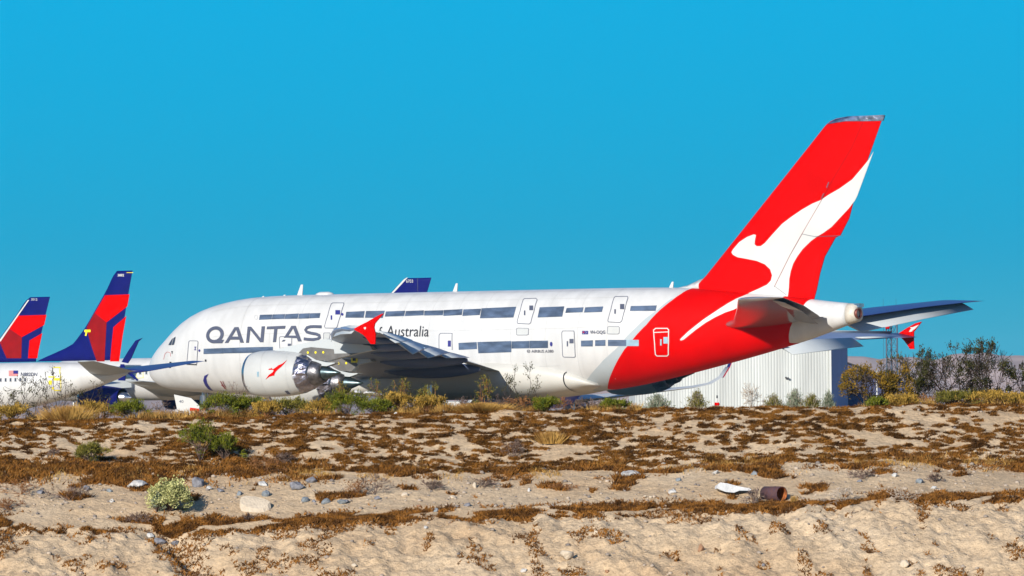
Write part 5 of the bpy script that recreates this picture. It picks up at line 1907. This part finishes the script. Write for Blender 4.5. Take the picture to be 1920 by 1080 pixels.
def plant(kind, u, vt, wpx, Y, label, seed, name='desert_shrub', cat='shrub', group='shrubs growing on the embankment'):
    if Y > 200: Y = yof(Y, u)[1]
    else: Y -= 1.8
    x, ztop_ = W(u, vt, Y)
    z0 = float(gz(x, Y))
    h = max(.06, ztop_ - z0)
    w = wpx * Y / F * (1.22 if Y > 145 and wpx < 110 else 1.)
    r = np.random.default_rng(seed)
    if kind in ('green', 'olive', 'goldleaf', 'pale', 'sage'):
        segs, tips = branch(seed, h * 1.05, w * .9, 20 if w > .4 else 12, 2, .25, .8, .010, .95) if kind != 'pale' else branch(seed, h * .97, w * .9, 60, 2, .3, .6, .008, 1.6)
        P, D = [], []
        per = 9 if w > .4 else 7
        for p, d in tips:
            for _ in range(per):
                P.append(tuple(p + Vector(r.normal(0, .028, 3))))
                D.append(tuple(d + Vector((0, 0, .5))))
        if len(P) > 9000:
            idx = r.choice(len(P), 9000, replace=False)
            P, D = [P[i] for i in idx], [D[i] for i in idx]
        V2, F2 = leaves(P, D, .055 if kind != 'pale' else .04, .014 if kind != 'pale' else .028, r)
        V1, F1 = stem_mesh(segs, .003)
        return put(name, x, Y, label, cat, group, [('stems', V1, F1, M['twig'] if kind != 'goldleaf' else M['twig_r']), ('foliage', V2, F2, FOL[kind])])
    if kind == 'straw':
        n = int(30 + 2600 * min(1, w) ** 1.3)
        a = r.uniform(0, 6.28, n)
        rad = np.abs(r.normal(0, w * .22, n))
        P = np.stack([np.cos(a) * rad, np.sin(a) * rad, np.zeros(n)], 1)
        hh = h * r.uniform(.4, 1.05, n)
        ln = .3
        V_ = np.empty((n, 3, 3))
        wd = r.uniform(.006, .016, n)
        V_[:, 0] = P - np.stack([wd, 0 * wd, 0 * wd], 1)
        V_[:, 1] = P + np.stack([wd, 0 * wd, 0 * wd], 1)
        V_[:, 2] = P + np.stack([P[:, 0] * .9 + r.normal(0, .12, n) * hh, P[:, 1] * .9 + r.normal(0, .12, n) * hh, hh], 1)
        return put(name, x, Y, label, 'dry grass', group, [('grass_tuft', V_.reshape(-1, 3), np.arange(3 * n).reshape(-1, 3), M['gold'])])
    if kind == 'weed':
        n = int(260 + 900 * w)
        a = r.uniform(0, 6.28, n)
        rad = np.abs(r.normal(0, w * .2, n))
        hh = h * r.uniform(.35, 1.05, n) * np.exp(-(rad / (w * .45)) ** 2)
        b0 = np.stack([np.cos(a) * rad * .5, np.sin(a) * rad * .5, 0 * a], 1)
        b1 = np.stack([np.cos(a) * rad + r.normal(0, .03, n), np.sin(a) * rad, hh], 1)
        mb = MB()
        for k in range(0, n, 5): mb.tube(tuple(b0[k]), tuple(b1[k]), .004, .0025, 3, caps=False)
        t_ = r.uniform(.35, 1., (n, 1))
        P = b0 + (b1 - b0) * t_
        D = (b1 - b0) / (np.linalg.norm(b1 - b0, axis=1)[:, None] + 1e-6)
        V2, F2 = leaves(np.repeat(P, 3, 0) + r.normal(0, .02, (3 * n, 3)), np.repeat(D, 3, 0), .05, .012, r)
        return put(name, x, Y, label, 'weed', group, [('stems', mb.V, mb.F, M['twig_p']), ('foliage', V2, F2, FOL['sage' if seed % 2 else 'olive'])])
    if kind in ('twig', 'twig_p', 'twig_r'):
        segs, tips = branch(seed, h, w, 12 if w > .35 else 8, 2, .7, .3, .007, 1.2)
        V1, F1 = stem_mesh(segs, .0032)
        P = [tuple(p) for p, d in tips for _ in range(2)]
        D = [tuple(d) for p, d in tips for _ in range(2)]
        V2, F2 = leaves(P, D, .05, .010, r)
        V1, n1 = list(V1), len(V1)
        return put(name, x, Y, label, 'dry bush', group, [('dry_stems', V1 + [tuple(q) for q in V2], list(F1) + [tuple(int(i) + n1 for i in f) for f in F2], M[kind])])
    if kind in ('sapling', 'sapling_o', 'bare'):
        segs, tips = branch(seed, h, w, 3, 3, .75, .35, .014, .9)
        V1, F1 = stem_mesh(segs, .0045)
        P, D = [], []
        rr = random.Random(seed)
        for p, d in tips:
            if rr.random() < (.16 if kind == 'bare' else .42):
                for _ in range(8):
                    P.append(tuple(p + Vector(r.normal(0, .03, 3))))
                    D.append(tuple(d + Vector((0, 0, .2))))
        V2, F2 = leaves(P, D, .05, .016, r)
        return put('young_tree', x, Y, label, 'young tree', group, [('stems', V1, F1, M['twig_r'] if kind == 'sapling_o' else M['twig_d']), ('foliage', V2, F2, FOL['olive' if kind == 'sapling_o' else 'dark'])])
    if kind in ('big', 'bigamber'):
        nst = max(6, int(w * 5.5))
        segs, tips = branch(seed, h, w, nst, 4, .6, .4, .026, 1.5)
        V1, F1 = stem_mesh(segs, .006)
        P, D = [], []
        rr = random.Random(seed)
        keep = .43 if kind == 'big' else .62
        off = np.array([rr.uniform(0, 9) for _ in range(3)])
        for p, d in tips:
            q = float(fbm(np.array((p.x + off[0]) * 4.2), np.array((p.z + off[1]) * 4.2 + p.y * 2), seed, 2))
            if q > 1 - keep - .02 and rr.random() < .8:
                for _ in range(9):
                    P.append(tuple(p + Vector(r.normal(0, .036, 3))))
                    D.append(tuple(d + Vector((0, 0, .4))))
        if len(P) > 42000:
            idx = r.choice(len(P), 42000, replace=False)
            P, D = [P[i] for i in idx], [D[i] for i in idx]
        V2, F2 = leaves(P, D, .05, .02, r)
        return put('desert_tree', x, Y, label, 'bush', group, [('trunk', V1, F1, M['twig_d']), ('crown', V2, F2, FOL['dark' if kind == 'big' else 'amber'])])


CP = [  # kind, u, v_top, width px, Y, label
    ('goldleaf', 22, 757, 70, 150.3, 'golden dry shrub at the left edge of the crest'),
    ('twig', 92, 751, 54, 150.2, 'round dark brown dry bush on the crest near the left edge'),
    ('straw', 130, 757, 60, 150.1, 'straw-coloured grass clump right of the dark round bush'),
    ('goldleaf', 185, 752, 100, 150.6, 'wide golden brush below the tail of the registration-marked airliner'),
    ('green', 245, 752, 66, 150.2, 'olive green shrub in front of the blue engine at left'),
    ('twig', 300, 750, 60, 150.8, 'grey twiggy bush between the green shrub and the white wrapped equipment'),
    ('twig_r', 385, 764, 44, 150.1, 'small russet bush at the foot of the white wrapped equipment'),
    ('green', 415, 738, 66, 150.4, 'bright green shrub right of the white wrapped equipment'),
    ('green', 460, 741, 56, 150.7, 'bright green shrub left of the big engine'),
    ('goldleaf', 500, 752, 46, 150.1, 'yellow brush directly below the engine intake'),
    ('olive', 545, 748, 62, 150.4, 'dark olive shrub under the middle of the engine cowl'),
    ('goldleaf', 597, 750, 54, 150.2, 'yellow brush under the foil-wrapped nozzle'),
    ('sapling_o', 640, 708, 46, 151.6, 'tall olive twiggy plant just right of the engine cone'),
    ('green', 652, 736, 76, 150.2, 'big yellow-green shrub below the wing, right of the engine'),
    ('sapling_o', 700, 712, 50, 151.8, 'tall olive plant behind the bright low green shrub'),
    ('green', 706, 750, 56, 150.1, 'low bright green shrub beside the big yellow-green one'),
    ('goldleaf', 745, 738, 60, 150.5, 'golden shrub under the middle of the wing'),
    ('sapling_o', 752, 706, 60, 152.0, 'yellow-tipped tall plant under the wing, in front of the dark wheels'),
    ('goldleaf', 800, 745, 62, 150.5, 'golden shrub left of the white box'),
    ('sapling_o', 813, 722, 34, 151.2, 'slim olive plant rising above the golden shrub by the white box'),
    ('sapling_o', 793, 724, 26, 151.5, 'slimmest olive plant left of the slim pair'),
    ('twig', 868, 742, 60, 151.0, 'grey brown bush just behind the white box'),
    ('sapling_o', 902, 704, 36, 150.9, 'leaning plant with a pale bare stem under the wing root'),
    ('straw', 905, 752, 70, 150.1, 'golden grass clump right of the white box'),
    ('twig', 945, 738, 46, 150.5, 'greyish upright bush left of the thin dark sapling'),
    ('sapling', 985, 683, 70, 150.9, 'thin sapling with dark leaves against the white belly fairing'),
    ('twig_r', 978, 742, 84, 150.3, 'wide brown bush at the foot of the thin dark sapling'),
    ('green', 1022, 746, 40, 150.2, 'small green shrub right of the wide brown bush'),
    ('twig_r', 1055, 742, 60, 150.9, 'russet tangled bush beside the pale engine cowl'),
    ('twig', 1100, 743, 62, 150.3, 'round grey bush below the black fairing seam'),
    ('green', 1150, 750, 46, 150.2, 'yellow-green shrub under the red and silver livery edge'),
    ('weed', 1232, 738, 70, 150.5, 'wispy weed below the curved winglet'),
    ('weed', 1306, 730, 46, 150.4, 'wispy green weed at the left end of the hangar wall'),
    ('twig_p', 1408, 716, 42, 150.7, 'tall pale dry plant against the hangar wall'),
    ('weed', 1450, 738, 40, 150.4, 'smallest wispy weed in front of the hangar wall'),
    ('weed', 1490, 726, 44, 150.5, 'tallest wispy weed in front of the hangar wall, near its corner'),
    ('weed', 1522, 738, 40, 150.3, 'wispy weed between the tallest one and the hangar corner'),
    ('weed', 1553, 732, 24, 150.2, 'narrow green weed exactly at the hangar corner'),
    ('bigamber', 1626, 662, 150, 151.0, 'large amber and olive bush in front of the dark shed'),
    ('big', 1710, 650, 100, 151.6, 'tall narrow dark bush in front of the lattice tower'),
    ('big', 1782, 640, 190, 151.0, 'biggest dark open bush at right, branches against the hills'),
    ('big', 1868, 632, 150, 151.5, 'dark open bush near the right edge with the highest tip'),
    ('big', 1945, 660, 120, 151.2, 'dark bush cut off by the right edge'),
    ('green', 1643, 748, 34, 150.1, 'low bright green shrub below the amber bush'),
    ('goldleaf', 1690, 742, 60, 150.3, 'golden shrub below the tall narrow dark bush'),
    ('twig_r', 1742, 738, 50, 150.4, 'russet bush at the foot of the biggest dark bush'),
    ('olive', 1790, 735, 70, 150.2, 'olive shrub below the biggest dark bush at its right'),
    ('goldleaf', 1850, 733, 90, 150.3, 'wide golden shrub near the right edge of the crest'),
    ('goldleaf', 1908, 738, 50, 150.2, 'golden shrub touching the right edge'),
    ('bare', 62, 700, 80, 150.9, 'bare thin sapling in front of the cabin windows at left'),
    ('bare', 112, 690, 60, 150.9, 'thin bare sapling in front of the yellow taped door'),
    ('bare', 168, 712, 66, 151.0, 'thin leaning sapling below the tailplane of the registration-marked airliner'),
    ('bare', 20, 728, 50, 150.8, 'low bare sapling at the far left edge'),
    ('twig', 448, 716, 60, 151.2, 'thin dark twigs against the white nose belly, left of the engine'),
    # slope
    ('green', 375, 789, 84, 866, 'large dark green shrub growing on the upper slope'),
    ('green', 420, 812, 60, 862, 'dark green shrub leaning against the right side of the large one'),
    ('straw', 378, 790, 18, 836, 'tuft of pale straw on top of the large slope shrub'),
    ('olive', 168, 832, 60, 868, 'low dark green shrub on the upper slope at left'),
    ('twig', 535, 848, 40, 870, 'small grey bush at the slope foot right of the green shrubs'),
    ('twig', 962, 822, 50, 858, 'round grey-brown bush on the middle of the upper slope'),
    ('straw', 1032, 806, 30, 830, 'straw tuft above right of the grey-brown slope bush'),
    ('twig_r', 500, 854, 70, 884, 'russet bush at the foot of the slope'),
    ('twig', 100, 842, 22, 852, 'tiny grey bush on the upper slope at left'),
    # bench
    ('pale', 318, 893, 76, 958, 'pale sage-green round bush casting a long dark shadow on the bench'),
    ('sage', 293, 925, 30, 960, 'thin grey-green growth at the left foot of the pale bush'),
    ('twig', 702, 884, 74, 926, 'round dark brown bush on the bench left of the middle'),
    ('twig_r', 670, 898, 40, 928, 'small russet bush at the left foot of the round brown bush'),
    ('twig', 810, 900, 48, 918, 'low brown bush second right of the round brown one'),
    ('twig', 908, 894, 50, 914, 'brown bush beside the upright cream stone'),
    ('twig_r', 1052, 906, 60, 918, 'low dark brown brush on the bench right of the middle'),
    ('twig', 1412, 914, 52, 946, 'dark tangled bush between the concrete slab and the pipe'),
    ('twig_p', 1580, 912, 84, 943, 'grey spreading dry twigs on the bench edge right of the pipe'),
    ('twig_p', 1700, 913, 70, 940, 'grey spreading dry twigs, right of the other spreading twigs'),
    ('twig', 1618, 876, 54, 898, 'brown bush at the slope foot above the spreading twigs'),
    ('twig', 1755, 884, 34, 902, 'small dry bush at the slope foot near the blue-green stone'),
    ('twig_r', 20, 932, 60, 956, 'brown dry bush on the bench at the left edge'),
    ('twig', 128, 906, 86, 938, 'low tangled brown brush left of the pale stone'),
    ('twig_r', 40, 896, 90, 926, 'rusty brush on the bench near the left edge'),
    ('straw', 1488, 926, 10, 946, 'few pale grass blades in front of the pipe mouth'),
    ('twig', 466, 962, 14, 977, 'tiny grey tuft on the bench edge below the cream slab'),
    ('twig', 262, 960, 44, 980, 'low dry tuft on the bench edge below the pale bush'),
]
for i, (kd, u, vt, w, Y, lab) in enumerate(CP):
    plant(kd, u, vt, w, Y, lab, 200 + i)

# =================================================================== SMALL THINGS ON THE APRON
M['sheet'] = mat('white_plastic_wrap', (.52, .52, .54), .5, var=.25, scale=1.8, bump=1., bscale=2.5)
# white wrapped equipment with a red stripe under the nose
Yq = 545.
x, zt_ = W(356, 730, Yq)
eq = empty('wrapped_equipment', (x, Yq, 0))
tag(eq, 'white wrapped ground equipment with a red stripe below the jumbo nose', 'equipment')
mb = MB()
mb.add([(-1.0, -.5, 1.3), (.55, -.5, 1.0), (.8, -.5, 1.6), (.1, -.5, 2.25), (-1.25, -.5, 2.55), (-1.0, .5, 1.3), (.55, .5, 1.0), (.8, .5, 1.6), (.1, .5, 2.25), (-1.25, .5, 2.55)],
       [(0, 1, 2, 3, 4), (9, 8, 7, 6, 5), (0, 5, 6, 1), (1, 6, 7, 2), (2, 7, 8, 3), (3, 8, 9, 4), (4, 9, 5, 0)])
o = mb.build('panel', M['swoosh'], eq)
patch([[(.0, 1.25), (.72, 1.15), (.76, 1.4), (.02, 1.5)]], lambda a, b_: (a, -.52, b_), 0, 0, 'red_stripe', M['dred'], o, False)
patch(text_polys('40', (.1, -2.1, .45, -1.88)), lambda a, b_: (a - .95, -.52, -b_), 0, 0, 'number', M['letter'], o, False, True)
rr = random.Random(4)
V_, F_ = rockmesh(91, 3, .7, 2.2, 6)
mb = MB()
mb.add([(a * 1.5 + rr.uniform(-.1, .1), b_ * .8, c * .95 + .75 + rr.uniform(-.1, .1)) for a, b_, c in V_], F_)
mb.build('wrapping', M['sheet'], eq)
# white box
Yq = 300.
x, zt_ = W(852, 753, Yq)
kk = Yq / F
bx_ = empty('white_box', (x, Yq, 0))
tag(bx_, 'white box with a slanted end half hidden in the golden crest plants', 'box')
mb = MB()
mb.add([(-22 * kk, -.3, .05), (14 * kk, -.3, .05), (14 * kk, .5, .05), (-22 * kk, .5, .05), (-22 * kk, -.3, zt_), (13 * kk, -.3, zt_), (13 * kk, .5, zt_), (-22 * kk, .5, zt_)], [(3, 2, 1, 0), (4, 5, 6, 7), (0, 1, 5, 4), (1, 2, 6, 5), (2, 3, 7, 6), (3, 0, 4, 7)])
mb.build('body', M['swoosh'], bx_)
mb = MB()
mb.add([(14.1 * kk, -.3, .05), (24 * kk, -.1, .05), (15 * kk, .2, zt_ - .02), (13.2 * kk, -.3, zt_ - .01)], [(0, 1, 2, 3)])
mb.add([(14.1 * kk, -.28, .05), (24 * kk, -.08, .05), (15 * kk, .22, zt_ - .02), (13.2 * kk, -.28, zt_ - .01)], [(3, 2, 1, 0)])
mb.build('end_flap', M['white2'], bx_)
mb = MB()
mb.box((-4 * kk, .1, zt_ + .012), (37 * kk, .86, .02))
mb.build('lid', M['silver'], bx_)
# strips of white sheet under the wing
for k, (u, v, l, lab) in enumerate(((700, 738, 34, 'long strip of white plastic sheet lying under the wing'), (672, 735, 14, 'short scrap of white plastic sheet beside the longer strip'), (1198, 752, 46, 'white tarpaulin-covered heap under the rear of the jumbo'))):
    Yq = 500.
    x, zt_ = W(u, v, Yq)
    V_, F_ = rockmesh(70 + k, 3, .6, 1.6, 6)
    kk = Yq / F
    hgt = zt_ if k == 2 else .25
    A0 = np.array([tuple(q) for q in V_])
    A0[:, 0] *= l * kk / 2
    A0[:, 1] *= .8
    A0[:, 2] = A0[:, 2] * (hgt if k == 2 else .22) + (0 if k == 2 else zt_)
    if k < 2: A0[:, 2] -= A0[:, 0] * .12
    o = mk('plastic_sheet' if k < 2 else 'covered_heap', A0, np.array(F_), M['sheet'])
    o.location = (x, Yq, 0)
    tag(o, lab, 'sheet' if k < 2 else 'covered heap')

# =================================================================== AIR
hz_v = [(a * 11800, b_, c) for a in (-1, 1) for b_ in (-2600, 12300) for c in (-8, 135)]
hz = mk('haze', hz_v, [(0, 1, 3, 2), (4, 6, 7, 5), (0, 4, 5, 1), (2, 3, 7, 6), (0, 2, 6, 4), (1, 5, 7, 3)], M['white'])
hz['kind'] = 'stuff'
hm = bpy.data.materials.new('desert_air')
hm.use_nodes = True
hn = hm.node_tree.nodes
hn.clear()
ho = hn.new('ShaderNodeOutputMaterial')
hv = hn.new('ShaderNodeVolumePrincipled')
hv.inputs['Color'].default_value = (.36, .76, 1., 1)
hv.inputs['Density'].default_value = 2.4e-5
hm.node_tree.links.new(hv.outputs[0], ho.inputs['Volume'])
hz.data.materials.clear()
hz.data.materials.append(hm)
